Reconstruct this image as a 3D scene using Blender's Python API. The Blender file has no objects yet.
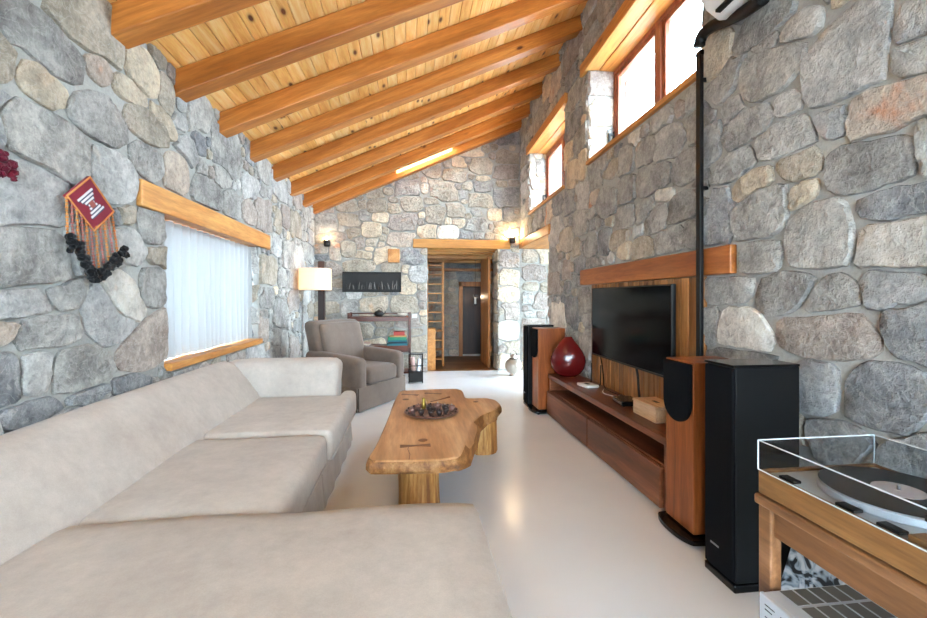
import bpy, bmesh, math, random
import numpy as np
from mathutils import Vector, Matrix

SC = bpy.context.scene
COL = SC.collection
PI = math.pi

# ------------------------------------------------------------------ camera
FPX, HORIZON, CAM_H = 430.0, 298.0, 1.25
YAW = math.atan((463.5 - 410.0) / FPX)
cam = bpy.data.cameras.new('camera')
cam.sensor_width = 36.0
cam.lens = FPX / 927.0 * 36.0
cam.shift_y = -(309.0 - HORIZON) / 927.0
cam.clip_start = 0.02
cam_o = bpy.data.objects.new('camera', cam)
COL.objects.link(cam_o)
cam_o.location = (0, 0, CAM_H)
cam_o.rotation_euler = (PI / 2, 0, -YAW)
SC.camera = cam_o

# ------------------------------------------------------------------ world, light, exposure
SKY = 34.0
SC.view_settings.view_transform = 'Standard'
SC.view_settings.look = 'None'
SC.view_settings.gamma = 1.0
SC.view_settings.use_curve_mapping = False
SC.view_settings.exposure = 0.4
w = bpy.data.worlds.new('sky')
w.use_nodes = True
bg = w.node_tree.nodes['Background']
bg.inputs['Color'].default_value = (0.68, 0.855, 1.0, 1)
bg.inputs['Strength'].default_value = SKY
SC.world = w
SC.cycles.max_bounces = 10
SC.cycles.diffuse_bounces = 6
SC.cycles.transparent_max_bounces = 12
SC.cycles.caustics_reflective = False
SC.cycles.caustics_refractive = False
SC.cycles.sample_clamp_indirect = 6.0
SC.cycles.use_denoising = True

sun = bpy.data.lights.new('sun', 'SUN'); sun.energy = 90.0; sun.angle = math.radians(1.0); sun.color = (0.90, 0.95, 1.0)
sun_o = bpy.data.objects.new('sun', sun); COL.objects.link(sun_o)
sun_o.rotation_euler = Vector((0.0, 0.70, -0.71)).to_track_quat('-Z', 'Y').to_euler()

def portal(name, loc, direction, sx, sy):
    l = bpy.data.lights.new(name, 'AREA')
    l.shape = 'RECTANGLE'; l.size = sx; l.size_y = sy
    l.cycles.is_portal = True
    o = bpy.data.objects.new(name, l); COL.objects.link(o)
    o.location = loc
    o.rotation_euler = Vector(direction).to_track_quat('-Z', 'Y').to_euler()
    return o

# room constants
XL = -1.56                    # left wall face
YB = 7.26                     # back wall face
YR = -1.6                     # rear wall face (behind the camera)
ZC = 2.77                     # plank ceiling height at the left wall
SL = 0.45                     # ceiling slope (rise towards the right wall)
RA = math.atan(0.025)         # the right wall runs a little outwards
def rx(y): return 1.72 + 0.025 * y
def roof(x): return ZC + SL * (x - XL)
RWIN = (2.42, 4.25, 2.63, 3.61)     # right window opening: y0, y1, z0, z1
RWIN2 = (4.98, 6.66, 2.58, 3.56)
SIDE = (5.62, 7.26, -0.1, 2.11)
LWIN = (2.97, 4.70, 0.80, 1.79)
DOOR = (0.30, 1.42, 0.0, 2.10)
REAR = (-1.3, 1.5, -0.1, 2.45)

portal('sky_portal_rear', (0.1, YR - 0.45, 1.2), (0, 1, 0), 2.8, 2.5)
portal('sky_portal_right', (2.33, 3.33, 3.12), (-1, 0, 0), 1.85, 1.0)
portal('sky_portal_right_far', (2.37, 5.82, 3.07), (-1, 0, 0), 1.7, 1.0)
portal('sky_portal_side', (5.3, 6.3, 1.1), (-1, 0, 0), 4.5, 2.4)
portal('sky_portal_left', (-2.0, 3.83, 1.3), (1, 0, 0), 1.75, 1.0)
portal('sky_portal_roof', (0.23, 7.03, roof(0.23) + 0.2), (SL, 0, -1), 1.0, 0.25)

# ------------------------------------------------------------------ material helpers
def lin(c):
    return tuple(((v / 12.92) if v <= 0.04045 else ((v + 0.055) / 1.055) ** 2.4) for v in c)
def hexc(h):
    return lin(tuple(int(h[i:i + 2], 16) / 255 for i in (0, 2, 4))) + (1,)

class NT:
    def __init__(s, name):
        s.m = bpy.data.materials.new(name); s.m.use_nodes = True
        s.t = s.m.node_tree; s.p = s.t.nodes['Principled BSDF']; s.out = s.t.nodes['Material Output']
    def n(s, kind, **kw):
        x = s.t.nodes.new(kind)
        for k, v in kw.items():
            if k in x.inputs: x.inputs[k].default_value = v
            else: setattr(x, k, v)
        return x
    def l(s, a, b): s.t.links.new(a, b)
    def ramp(s, fac, stops):
        r = s.n('ShaderNodeValToRGB'); e = r.color_ramp.elements
        while len(e) < len(stops): e.new(0.5)
        for k, (p, c) in enumerate(stops): e[k].position = p; e[k].color = c
        s.l(fac, r.inputs['Fac']); return r.outputs['Color']
    def mix(s, fac, a, b, mode='MIX'):
        m = s.n('ShaderNodeMixRGB', blend_type=mode)
        for i, v in ((0, fac), (1, a), (2, b)):
            if hasattr(v, 'links'): s.l(v, m.inputs[i])
            else: m.inputs[i].default_value = v
        return m.outputs[0]
    def coords(s, scale=(1, 1, 1), rnd=True):
        tc = s.n('ShaderNodeTexCoord'); mp = s.n('ShaderNodeMapping')
        mp.inputs['Scale'].default_value = scale
        src = tc.outputs['Object']
        if rnd:
            oi = s.n('ShaderNodeObjectInfo'); ml = s.n('ShaderNodeMath', operation='MULTIPLY')
            ml.inputs[1].default_value = 37.0; s.l(oi.outputs['Random'], ml.inputs[0])
            s.l(ml.outputs[0], mp.inputs['Location'])
            s.rnd = oi.outputs['Random']
        s.l(src, mp.inputs['Vector'])
        return mp.outputs['Vector']
    def bump(s, h, strength=0.3, dist=0.01):
        b = s.n('ShaderNodeBump', Strength=strength, Distance=dist)
        s.l(h, b.inputs['Height']); s.l(b.outputs['Normal'], s.p.inputs['Normal'])

def plain(name, col, rough=0.5, metal=0.0, spec=0.5, **kw):
    t = NT(name)
    t.p.inputs['Base Color'].default_value = hexc(col)
    t.p.inputs['Roughness'].default_value = rough
    t.p.inputs['Metallic'].default_value = metal
    t.p.inputs['Specular IOR Level'].default_value = spec
    v = t.coords()
    n = t.n('ShaderNodeTexNoise', Scale=40.0, Detail=3.0); t.l(v, n.inputs['Vector'])
    t.l(t.mix(0.06, hexc(col), n.outputs['Color'], 'OVERLAY'), t.p.inputs['Base Color'])
    for k, x in kw.items(): t.p.inputs[k].default_value = x
    return t.m

def stone_mat(name, base, light, stain, stain_amt):
    t = NT(name); v = t.coords()
    n1 = t.n('ShaderNodeTexNoise', Scale=5.0, Detail=8.0, Roughness=0.68); t.l(v, n1.inputs['Vector'])
    n2 = t.n('ShaderNodeTexNoise', Scale=28.0, Detail=6.0, Roughness=0.7); t.l(v, n2.inputs['Vector'])
    n3 = t.n('ShaderNodeTexNoise', Scale=3.2, Detail=4.0, Distortion=0.8); t.l(v, n3.inputs['Vector'])
    c = t.ramp(n1.outputs['Fac'], [(0.36, hexc(base)), (0.62, hexc(light))])
    c = t.mix(t.ramp(n3.outputs['Fac'], [(0.60 - stain_amt, (0, 0, 0, 1)), (0.78 - stain_amt, (1, 1, 1, 1))]), c, hexc(stain))
    c = t.mix(0.75, c, n2.outputs['Fac'], 'OVERLAY')
    n4 = t.n('ShaderNodeTexNoise', Scale=9.0, Detail=5.0, Distortion=2.2); t.l(v, n4.inputs['Vector'])
    vein = t.ramp(n4.outputs['Fac'], [(0.47, (0, 0, 0, 1)), (0.50, (0.26, 0.26, 0.26, 1)), (0.53, (0, 0, 0, 1))])
    c = t.mix(vein, c, hexc('cfccc6'))
    # a per-stone shift in value
    r = t.ramp(t.rnd, [(0.0, (0.98, 0.98, 0.98, 1)), (0.5, (1.14, 1.14, 1.13, 1)), (1.0, (1.28, 1.27, 1.24, 1))])
    c = t.mix(1.0, c, r, 'MULTIPLY')
    t.l(c, t.p.inputs['Base Color'])
    t.p.inputs['Roughness'].default_value = 0.82
    t.p.inputs['Specular IOR Level'].default_value = 0.25
    a = t.n('ShaderNodeMath', operation='ADD'); t.l(n1.outputs['Fac'], a.inputs[0]); t.l(n2.outputs['Fac'], a.inputs[1])
    t.bump(a.outputs[0], 1.0, 0.03)
    return t.m

def wood_mat(name, dark, mid, light, axis='x', rough=0.45, knots=0.0, ring=9.0, spec=0.4, vary=0.25, knotcol='4a1c08', flat_knots=False):
    t = NT(name)
    sc = {'x': (0.10, 1, 1), 'y': (1, 0.10, 1), 'z': (1, 1, 0.10)}[axis]
    v = t.coords(sc)
    n1 = t.n('ShaderNodeTexNoise', Scale=ring, Detail=7.0, Roughness=0.62, Distortion=0.6); t.l(v, n1.inputs['Vector'])
    n2 = t.n('ShaderNodeTexNoise', Scale=ring * 9, Detail=3.0, Roughness=0.6); t.l(v, n2.inputs['Vector'])
    c = t.ramp(n1.outputs['Fac'], [(0.36, hexc(dark)), (0.5, hexc(mid)), (0.64, hexc(light))])
    c = t.mix(0.45, c, n2.outputs['Fac'], 'OVERLAY')
    r = t.ramp(t.rnd, [(0.0, (1 - vary,) * 3 + (1,)), (1.0, (1 + vary * 0.6,) * 3 + (1,))])
    c = t.mix(1.0, c, r, 'MULTIPLY')
    if knots > 0:
        sck = {'x': (0.45, 1, 1), 'y': (1, 0.45, 1), 'z': (1, 1, 0.45)}[axis]
        mp = t.n('ShaderNodeMapping'); mp.inputs['Scale'].default_value = sck
        tc = t.n('ShaderNodeTexCoord'); t.l(tc.outputs['Object'], mp.inputs['Vector'])
        ml = t.n('ShaderNodeMath', operation='MULTIPLY'); ml.inputs[1].default_value = 91.0
        t.l(t.rnd, ml.inputs[0]); t.l(ml.outputs[0], mp.inputs['Location'])
        vo = t.n('ShaderNodeTexVoronoi', Scale=knots, Randomness=1.0); vo.voronoi_dimensions = '2D' if flat_knots else '3D'; t.l(mp.outputs['Vector'], vo.inputs['Vector'])
        k = t.ramp(vo.outputs['Distance'], [(0.045, (1, 1, 1, 1)), (0.085, (0.25, 0.25, 0.25, 1)), (0.13, (0, 0, 0, 1))])
        c = t.mix(k, c, hexc(knotcol))
    t.l(c, t.p.inputs['Base Color'])
    t.p.inputs['Roughness'].default_value = rough
    t.p.inputs['Specular IOR Level'].default_value = spec
    t.bump(n2.outputs['Fac'], 0.12, 0.004)
    return t.m

def fabric_mat(name, col, col2, scale=260.0, rough=0.95):
    t = NT(name); v = t.coords(rnd=False)
    n1 = t.n('ShaderNodeTexNoise', Scale=3.0, Detail=5.0, Roughness=0.6); t.l(v, n1.inputs['Vector'])
    n2 = t.n('ShaderNodeTexNoise', Scale=scale, Detail=2.0); t.l(v, n2.inputs['Vector'])
    n3 = t.n('ShaderNodeTexNoise', Scale=22.0, Detail=5.0, Roughness=0.7); t.l(v, n3.inputs['Vector'])
    c = t.ramp(n1.outputs['Fac'], [(0.35, hexc(col)), (0.65, hexc(col2))])
    c = t.mix(0.18, c, n3.outputs['Fac'], 'OVERLAY')
    c = t.mix(0.10, c, n2.outputs['Fac'], 'OVERLAY')
    t.l(c, t.p.inputs['Base Color'])
    t.p.inputs['Roughness'].default_value = rough
    t.p.inputs['Specular IOR Level'].default_value = 0.15
    t.p.inputs['Sheen Weight'].default_value = 0.15
    t.bump(n2.outputs['Fac'], 0.15, 0.002)
    return t.m

def glass_mat(name, tint='ffffff', gloss=0.07, rough=0.02):
    t = NT(name); t.t.nodes.remove(t.p)
    a = t.n('ShaderNodeBsdfTransparent'); a.inputs['Color'].default_value = hexc(tint)
    b = t.n('ShaderNodeBsdfGlossy', Roughness=rough)
    m = t.n('ShaderNodeMixShader'); m.inputs[0].default_value = gloss; t.l(a.outputs[0], m.inputs[1]); t.l(b.outputs[0], m.inputs[2])
    t.l(m.outputs[0], t.out.inputs['Surface'])
    return t.m

def sheer_mat(name, col, trans=0.55, transp=0.25, through=None):
    t = NT(name); t.t.nodes.remove(t.p)
    d = t.n('ShaderNodeBsdfDiffuse'); d.inputs['Color'].default_value = hexc(col)
    tr = t.n('ShaderNodeBsdfTranslucent'); tr.inputs['Color'].default_value = hexc(col)
    tp = t.n('ShaderNodeBsdfTransparent')
    if through: tr.inputs['Color'].default_value = hexc(through)
    v = t.coords(rnd=False)
    n = t.n('ShaderNodeTexNoise', Scale=120.0, Detail=2.0); t.l(v, n.inputs['Vector'])
    b = t.n('ShaderNodeBump', Strength=0.1, Distance=0.002); t.l(n.outputs['Fac'], b.inputs['Height']); t.l(b.outputs['Normal'], d.inputs['Normal'])
    m1 = t.n('ShaderNodeMixShader'); m1.inputs[0].default_value = trans; t.l(d.outputs[0], m1.inputs[1]); t.l(tr.outputs[0], m1.inputs[2])
    m2 = t.n('ShaderNodeMixShader'); m2.inputs[0].default_value = transp; t.l(m1.outputs[0], m2.inputs[1]); t.l(tp.outputs[0], m2.inputs[2])
    t.l(m2.outputs[0], t.out.inputs['Surface'])
    return t.m

def emit_mat(name, col, strength):
    t = NT(name)
    t.p.inputs['Base Color'].default_value = hexc(col)
    t.p.inputs['Emission Color'].default_value = hexc(col)
    t.p.inputs['Emission Strength'].default_value = strength
    return t.m

M = {}
M['g'] = stone_mat('stone_grey', '7a7875', 'b0aea9', 'b5a692', -0.06)
M['l'] = stone_mat('stone_light_grey', '939391', 'bfbebb', 'b7a896', -0.08)
M['d'] = stone_mat('stone_dark_grey', '6c6e71', '9b9c9d', 'a8a49c', -0.10)
M['t'] = stone_mat('stone_tan', '8d8577', 'b4aa9b', 'bd9f80', -0.03)
M['c'] = stone_mat('stone_cream', 'aa9d8a', 'd6c8b1', 'c69c74', -0.02)
M['w'] = stone_mat('stone_white', 'b3aea6', 'e0dad0', 'cfa27c', -0.06)
M['o'] = stone_mat('stone_rust', 'a4968a', 'c9bcac', 'bd7748', 0.02)
M['r'] = stone_mat('stone_rosy_grey', '857b74', 'aaa098', 'b59478', -0.03)

def mortar_mat():
    t = NT('mortar'); v = t.coords(rnd=False)
    n1 = t.n('ShaderNodeTexNoise', Scale=3.0, Detail=6.0); t.l(v, n1.inputs['Vector'])
    n2 = t.n('ShaderNodeTexNoise', Scale=60.0, Detail=5.0, Roughness=0.7); t.l(v, n2.inputs['Vector'])
    c = t.ramp(n1.outputs['Fac'], [(0.35, hexc('9c9b96')), (0.65, hexc('b1b0aa'))])
    c = t.mix(0.3, c, n2.outputs['Fac'], 'OVERLAY')
    t.l(c, t.p.inputs['Base Color']); t.p.inputs['Roughness'].default_value = 0.9
    t.p.inputs['Specular IOR Level'].default_value = 0.2
    t.bump(n2.outputs['Fac'], 0.5, 0.01)
    return t.m
M['mortar'] = mortar_mat()

def floor_mat():
    t = NT('white_resin_floor'); v = t.coords(rnd=False)
    n1 = t.n('ShaderNodeTexNoise', Scale=1.3, Detail=4.0); t.l(v, n1.inputs['Vector'])
    n2 = t.n('ShaderNodeTexNoise', Scale=6.0, Detail=5.0, Roughness=0.7); t.l(v, n2.inputs['Vector'])
    t.l(t.ramp(n1.outputs['Fac'], [(0.3, hexc('dfe2e6')), (0.7, hexc('e9ecef'))]), t.p.inputs['Base Color'])
    t.l(t.ramp(n2.outputs['Fac'], [(0.3, (0.16,) * 3 + (1,)), (0.7, (0.26,) * 3 + (1,))]), t.p.inputs['Roughness'])
    t.p.inputs['Specular IOR Level'].default_value = 0.5
    t.bump(n1.outputs['Fac'], 0.03, 0.01)
    return t.m
M['floor'] = floor_mat()
M['plank'] = wood_mat('pine_plank', 'e09f52', 'f0b96e', 'f7cf90', 'y', 0.42, knots=4.6, ring=11, vary=0.14, knotcol='5e2a0c', flat_knots=True)
M['beam'] = wood_mat('honey_beam', '95561f', 'ad6a2c', 'c3803e', 'x', 0.4, knots=4.2, ring=7, vary=0.12)
M['lintel'] = wood_mat('oak_lintel_y', 'a06428', 'b97b3b', 'cc9552', 'y', 0.42, knots=3.0, ring=8, vary=0.08)
M['lintel_x'] = wood_mat('oak_lintel_x', 'a66c2f', 'bd8442', 'd09c58', 'x', 0.42, knots=3.0, ring=8, vary=0.08)
M['frame'] = wood_mat('window_frame_wood', '7d4630', '93553c', 'a4674d', 'z', 0.35, ring=9, vary=0.05)
M['tvpanel'] = wood_mat('warm_panel_wood', '7a4c24', '9a6536', 'b07c49', 'z', 0.45, knots=4.0, ring=10, vary=0.32)
M['tvlintel'] = wood_mat('tv_lintel_wood', '804319', '985726', 'ae6c36', 'y', 0.42, knots=3.0, ring=8, vary=0.05)
M['walnut'] = wood_mat('console_walnut', '44210f', '68371f', '885338', 'y', 0.32, knots=1.6, ring=6, vary=0.1)
M['cherry'] = wood_mat('speaker_cherry', '6f3818', '8b4a23', 'a15e33', 'z', 0.3, ring=8, vary=0.06)
M['slab'] = wood_mat('slab_table_wood', '95673f', 'b08055', 'c59a70', 'y', 0.42, knots=1.3, ring=4.5, vary=0.0, knotcol='6a4426')
M['slabedge'] = wood_mat('slab_edge_wood', '5d3a20', '86592f', 'a87b4c', 'y', 0.6, ring=14, vary=0.0)
M['log'] = wood_mat('log_leg_wood', '7c4c20', 'aa773c', 'cb9d60', 'z', 0.6, ring=26, vary=0.05)
M['keywood'] = wood_mat('butterfly_key_wood', '4f2c18', '6b4027', '7d5236', 'x', 0.45, ring=9, vary=0.05)
M['shelfwood'] = wood_mat('reddish_shelf_wood', '3c180b', '562613', '6b351d', 'x', 0.35, ring=8, vary=0.06)
M['ttwood'] = wood_mat('turntable_wood', '64401f', '7c552f', '8f683e', 'y', 0.4, ring=14, vary=0.05)
M['standwood'] = wood_mat('stand_wood', '5f3d24', '7c5434', '94694a', 'y', 0.42, ring=9, vary=0.1)
M['hallwood'] = wood_mat('hall_wood', '8d5524', 'a86a32', 'bd8048', 'z', 0.45, ring=9, vary=0.08)
M['hallfloor'] = wood_mat('hall_floor_wood', '6a4424', '835a33', '966b40', 'x', 0.4, ring=8, vary=0.1)
M['palewood'] = wood_mat('pale_box_wood', 'b38d68', 'c9a581', 'd8b995', 'y', 0.5, ring=10, vary=0.03)
M['darkwood'] = wood_mat('dark_post_wood', '22120c', '301a12', '3e2419', 'z', 0.45, ring=8, vary=0.05)
M['sofa'] = fabric_mat('beige_suede', 'a99f96', 'b8afa6')
M['armchair'] = fabric_mat('taupe_cotton', '655850', '716359')
M['black'] = plain('satin_black', '09090a', 0.45, spec=0.25)
M['blackgrille'] = plain('black_grille_cloth', '0b0c0f', 0.9, spec=0.1)
M['blackgloss'] = plain('gloss_black', '060607', 0.18, spec=0.35)
M['screen'] = plain('tv_screen', '040405', 0.12, spec=0.12)
M['darkmetal'] = plain('dark_iron', '2a2827', 0.5, 0.6)
M['chrome'] = plain('brushed_steel', 'b9babd', 0.3, 1.0)
M['silver'] = plain('hammered_silver', 'b8ada0', 0.35, 0.75)
M['alu'] = plain('satin_aluminium', 'bfc4c9', 0.35, 0.35)
M['redvase'] = plain('red_glaze', '5a0e10', 0.14)
M['whiteplastic'] = plain('white_plastic', 'e9e8e4', 0.35)
M['vinyl'] = plain('vinyl_record', '070708', 0.25, spec=0.3)
M['vinyllabel'] = plain('record_label', 'b7aeb0', 0.5)
M['glass'] = glass_mat('window_glass')
M['acrylic'] = glass_mat('acrylic_cover', 'f6f8f9', 0.03)
M['acryliedge'] = plain('acrylic_edge', 'dfe6e8', 0.15, **{'Alpha': 0.75})
M['sheer'] = sheer_mat('sheer_curtain', 'e8e9e8', 0.5, 0.003, '3c4042')
M['shade'] = sheer_mat('linen_shade', 'f4e9dc', 0.5, 0.0)
M['bulb'] = emit_mat('warm_bulb', 'ffc489', 30.0)
M['red_cloth'] = fabric_mat('red_kilim', '6d0c24', '7d1229', 90)
M['orange_yarn'] = fabric_mat('orange_yarn', 'b5652f', 'c98848', 120)
M['pale_yarn'] = fabric_mat('pale_yarn', 'c9c4c6', 'd8d4d2', 120)
M['navy_yarn'] = fabric_mat('navy_yarn', '3a3c52', '4a4c60', 120)
M['bead_red'] = plain('bead_red', '8f3d2e', 0.5)
M['bead_brown'] = plain('bead_brown', '5f4632', 0.5)
M['vent'] = plain('vent_grey', '5d5a53', 0.6)
M['blackyarn'] = fabric_mat('black_pompom_yarn', '08080a', '141416', 150)
M['maroonyarn'] = fabric_mat('maroon_yarn', '4d0c1c', '651226', 150)
M['copper'] = plain('aged_copper', '7a5a52', 0.4, 0.3)
M['copperdark'] = plain('dark_copper', '3a2c2a', 0.4, 0.3)
M['brass'] = plain('aged_brass', '9a8238', 0.35, 0.8)
M['terrace'] = plain('grey_terrace', '85898c', 0.9)
M['book_green'] = plain('book_green', '1f7a5a', 0.6)
M['book_teal'] = plain('book_teal', '1d6672', 0.6)
M['book_red'] = plain('book_red', 'b0443a', 0.6)
M['book_tan'] = plain('book_tan', 'b89a63', 0.6)
M['book_dark'] = plain('book_dark', '25313c', 0.6)
M['paper'] = plain('paper_pages', 'd9d2c4', 0.8)
M['pink_paper'] = plain('pink_paper', 'c9a49b', 0.8)
M['sleeve'] = plain('record_sleeve_white', 'cfd4da', 0.6)
def sleeve_mat():
    t = NT('printed_sleeve'); v = t.coords(rnd=False)
    n = t.n('ShaderNodeTexNoise', Scale=14.0, Detail=2.0, Distortion=1.5); t.l(v, n.inputs['Vector'])
    t.l(t.ramp(n.outputs['Fac'], [(0.44, hexc('141a22')), (0.5, hexc('93a5b5')), (0.6, hexc('c9d2da'))]), t.p.inputs['Base Color'])
    return t.m
M['sleeve'] = sleeve_mat()
M['sleevedark'] = plain('record_sleeve_dark', '1c222b', 0.6)
M['relief'] = plain('dark_relief_panel', '1b1917', 0.55, 0.3)
M['reliefhi'] = plain('worn_relief_metal', '6a6460', 0.5, 0.5)

# ------------------------------------------------------------------ object helpers
def tag(o, label=None, cat=None, group=None, kind=None):
    if label: o['label'] = label
    if cat: o['category'] = cat
    if group: o['group'] = group
    if kind: o['kind'] = kind
    return o
def link(name, me, mat, parent=None, smooth=False, ang=None):
    if mat is not None: me.materials.append(M[mat] if isinstance(mat, str) else mat)
    if smooth: me.polygons.foreach_set('use_smooth', [True] * len(me.polygons))
    o = bpy.data.objects.new(name, me); COL.objects.link(o)
    if parent: o.parent = parent
    if ang is not None:
        for p in me.polygons: p.use_smooth = True
        try: me.set_sharp_from_angle(angle=math.radians(ang))
        except Exception: pass
    return o
def empty(name, loc, rz=0.0, label=None, cat=None, group=None):
    o = bpy.data.objects.new(name, None); COL.objects.link(o)
    o.empty_display_size = 0.05
    o.location = loc; o.rotation_euler = (0, 0, rz)
    return tag(o, label, cat, group)

class B:
    """collects simple shapes into one mesh"""
    def __init__(s): s.bm = bmesh.new()
    def box(s, lo, hi, bev=0.0, seg=2, mtx=None):
        r = bmesh.ops.create_cube(s.bm, size=1.0)
        vs = r['verts']
        for v in vs:
            v.co = Vector([lo[i] + (v.co[i] + 0.5) * (hi[i] - lo[i]) for i in range(3)])
        if bev > 0:
            es = list({e for v in vs for e in v.link_edges})
            rr = bmesh.ops.bevel(s.bm, geom=es, offset=bev, segments=seg, affect='EDGES', profile=0.5)
            vs = list({v for f in rr['faces'] for v in f.verts} | {v for v in vs if v.is_valid})
        if mtx is not None:
            bmesh.ops.transform(s.bm, matrix=mtx, verts=vs)
        return s
    def cyl(s, p0, p1, r0, r1=None, n=16, cap=True):
        r1 = r0 if r1 is None else r1
        p0, p1 = Vector(p0), Vector(p1); d = p1 - p0
        q = d.to_track_quat('Z', 'Y').to_matrix().to_4x4()
        bmesh.ops.create_cone(s.bm, cap_ends=cap, segments=n, radius1=r0, radius2=r1, depth=d.length,
                              matrix=Matrix.Translation((p0 + p1) / 2) @ q)
        return s
    def sphere(s, c, r, sub=2, scale=(1, 1, 1)):
        rr = bmesh.ops.create_icosphere(s.bm, subdivisions=sub, radius=1.0)
        for v in rr['verts']:
            v.co = Vector((c[0] + v.co.x * r * scale[0], c[1] + v.co.y * r * scale[1], c[2] + v.co.z * r * scale[2]))
        return s
    def lathe(s, c, prof, n=24, flat=1.0):
        rings = []
        for r, z in prof:
            rings.append([s.bm.verts.new((c[0] + r * math.cos(2 * PI * k / n), c[1] + flat * r * math.sin(2 * PI * k / n), c[2] + z)) for k in range(n)])
        for a, b in zip(rings, rings[1:]):
            for k in range(n):
                s.bm.faces.new((a[k], a[(k + 1) % n], b[(k + 1) % n], b[k]))
        if prof[0][0] > 1e-4: s.bm.faces.new(rings[0][::-1])
        if prof[-1][0] > 1e-4: s.bm.faces.new(rings[-1])
        return s
    def tube(s, pts, r, n=8):
        pts = [Vector(p) for p in pts]; rings = []
        for i, p in enumerate(pts):
            d = (pts[min(i + 1, len(pts) - 1)] - pts[max(i - 1, 0)]).normalized()
            up = Vector((0, 0, 1)) if abs(d.z) < 0.9 else Vector((1, 0, 0))
            a = d.cross(up).normalized(); b = d.cross(a).normalized()
            rr = r[i] if isinstance(r, (list, tuple)) else r
            rings.append([s.bm.verts.new(p + a * rr * math.cos(2 * PI * k / n) + b * rr * math.sin(2 * PI * k / n)) for k in range(n)])
        for a, b in zip(rings, rings[1:]):
            for k in range(n): s.bm.faces.new((a[k], a[(k + 1) % n], b[(k + 1) % n], b[k]))
        s.bm.faces.new(rings[0][::-1]); s.bm.faces.new(rings[-1])
        return s
    def prism(s, pts, d, bev=0.0, seg=2):
        """pts: planar 3d points, d: extrusion vector"""
        n0 = set(s.bm.verts)
        vs = [s.bm.verts.new(p) for p in pts]
        f = s.bm.faces.new(vs)
        r = bmesh.ops.extrude_face_region(s.bm, geom=[f])
        nv = [e for e in r['geom'] if isinstance(e, bmesh.types.BMVert)]
        bmesh.ops.translate(s.bm, verts=nv, vec=d)
        if bev > 0:
            es = list({e for v in vs + nv for e in v.link_edges})
            bmesh.ops.bevel(s.bm, geom=es, offset=bev, segments=seg, affect='EDGES', profile=0.5, clamp_overlap=True)
        return s
    def done(s, name, mat, parent=None, smooth=False, ang=None):
        bmesh.ops.recalc_face_normals(s.bm, faces=s.bm.faces[:])
        me = bpy.data.meshes.new(name); s.bm.to_mesh(me); s.bm.free()
        return link(name, me, mat, parent, smooth, ang)

def cushion(name, lo, hi, r, crown, mat, parent, n=14, edge_drop=0.0, fn=None):
    """rounded box with a soft crown on its top"""
    lo, hi = Vector(lo), Vector(hi); c = (lo + hi) / 2; h = (hi - lo) / 2
    bm = bmesh.new(); bmesh.ops.create_cube(bm, size=2.0)
    bmesh.ops.subdivide_edges(bm, edges=bm.edges[:], cuts=n, use_grid_fill=True)
    for v in bm.verts:
        q = Vector([math.copysign(min(1.0, abs(t) ** 0.8), t) for t in v.co])
        p = Vector([q[i] * h[i] for i in range(3)])
        inner = Vector([max(-(h[i] - r), min(h[i] - r, p[i])) for i in range(3)])
        d = p - inner
        if d.length > 1e-6: p = inner + d.normalized() * r
        fx, fy = p.x / h.x, p.y / h.y
        if p.z > 0: p.z += crown * (1 - fx ** 4) * (1 - fy ** 4)
        p = p + c
        if fn: p = fn(p)
        v.co = p
    bmesh.ops.recalc_face_normals(bm, faces=bm.faces[:])
    me = bpy.data.meshes.new(name); bm.to_mesh(me); bm.free()
    return link(name, me, mat, parent, smooth=True)

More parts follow.
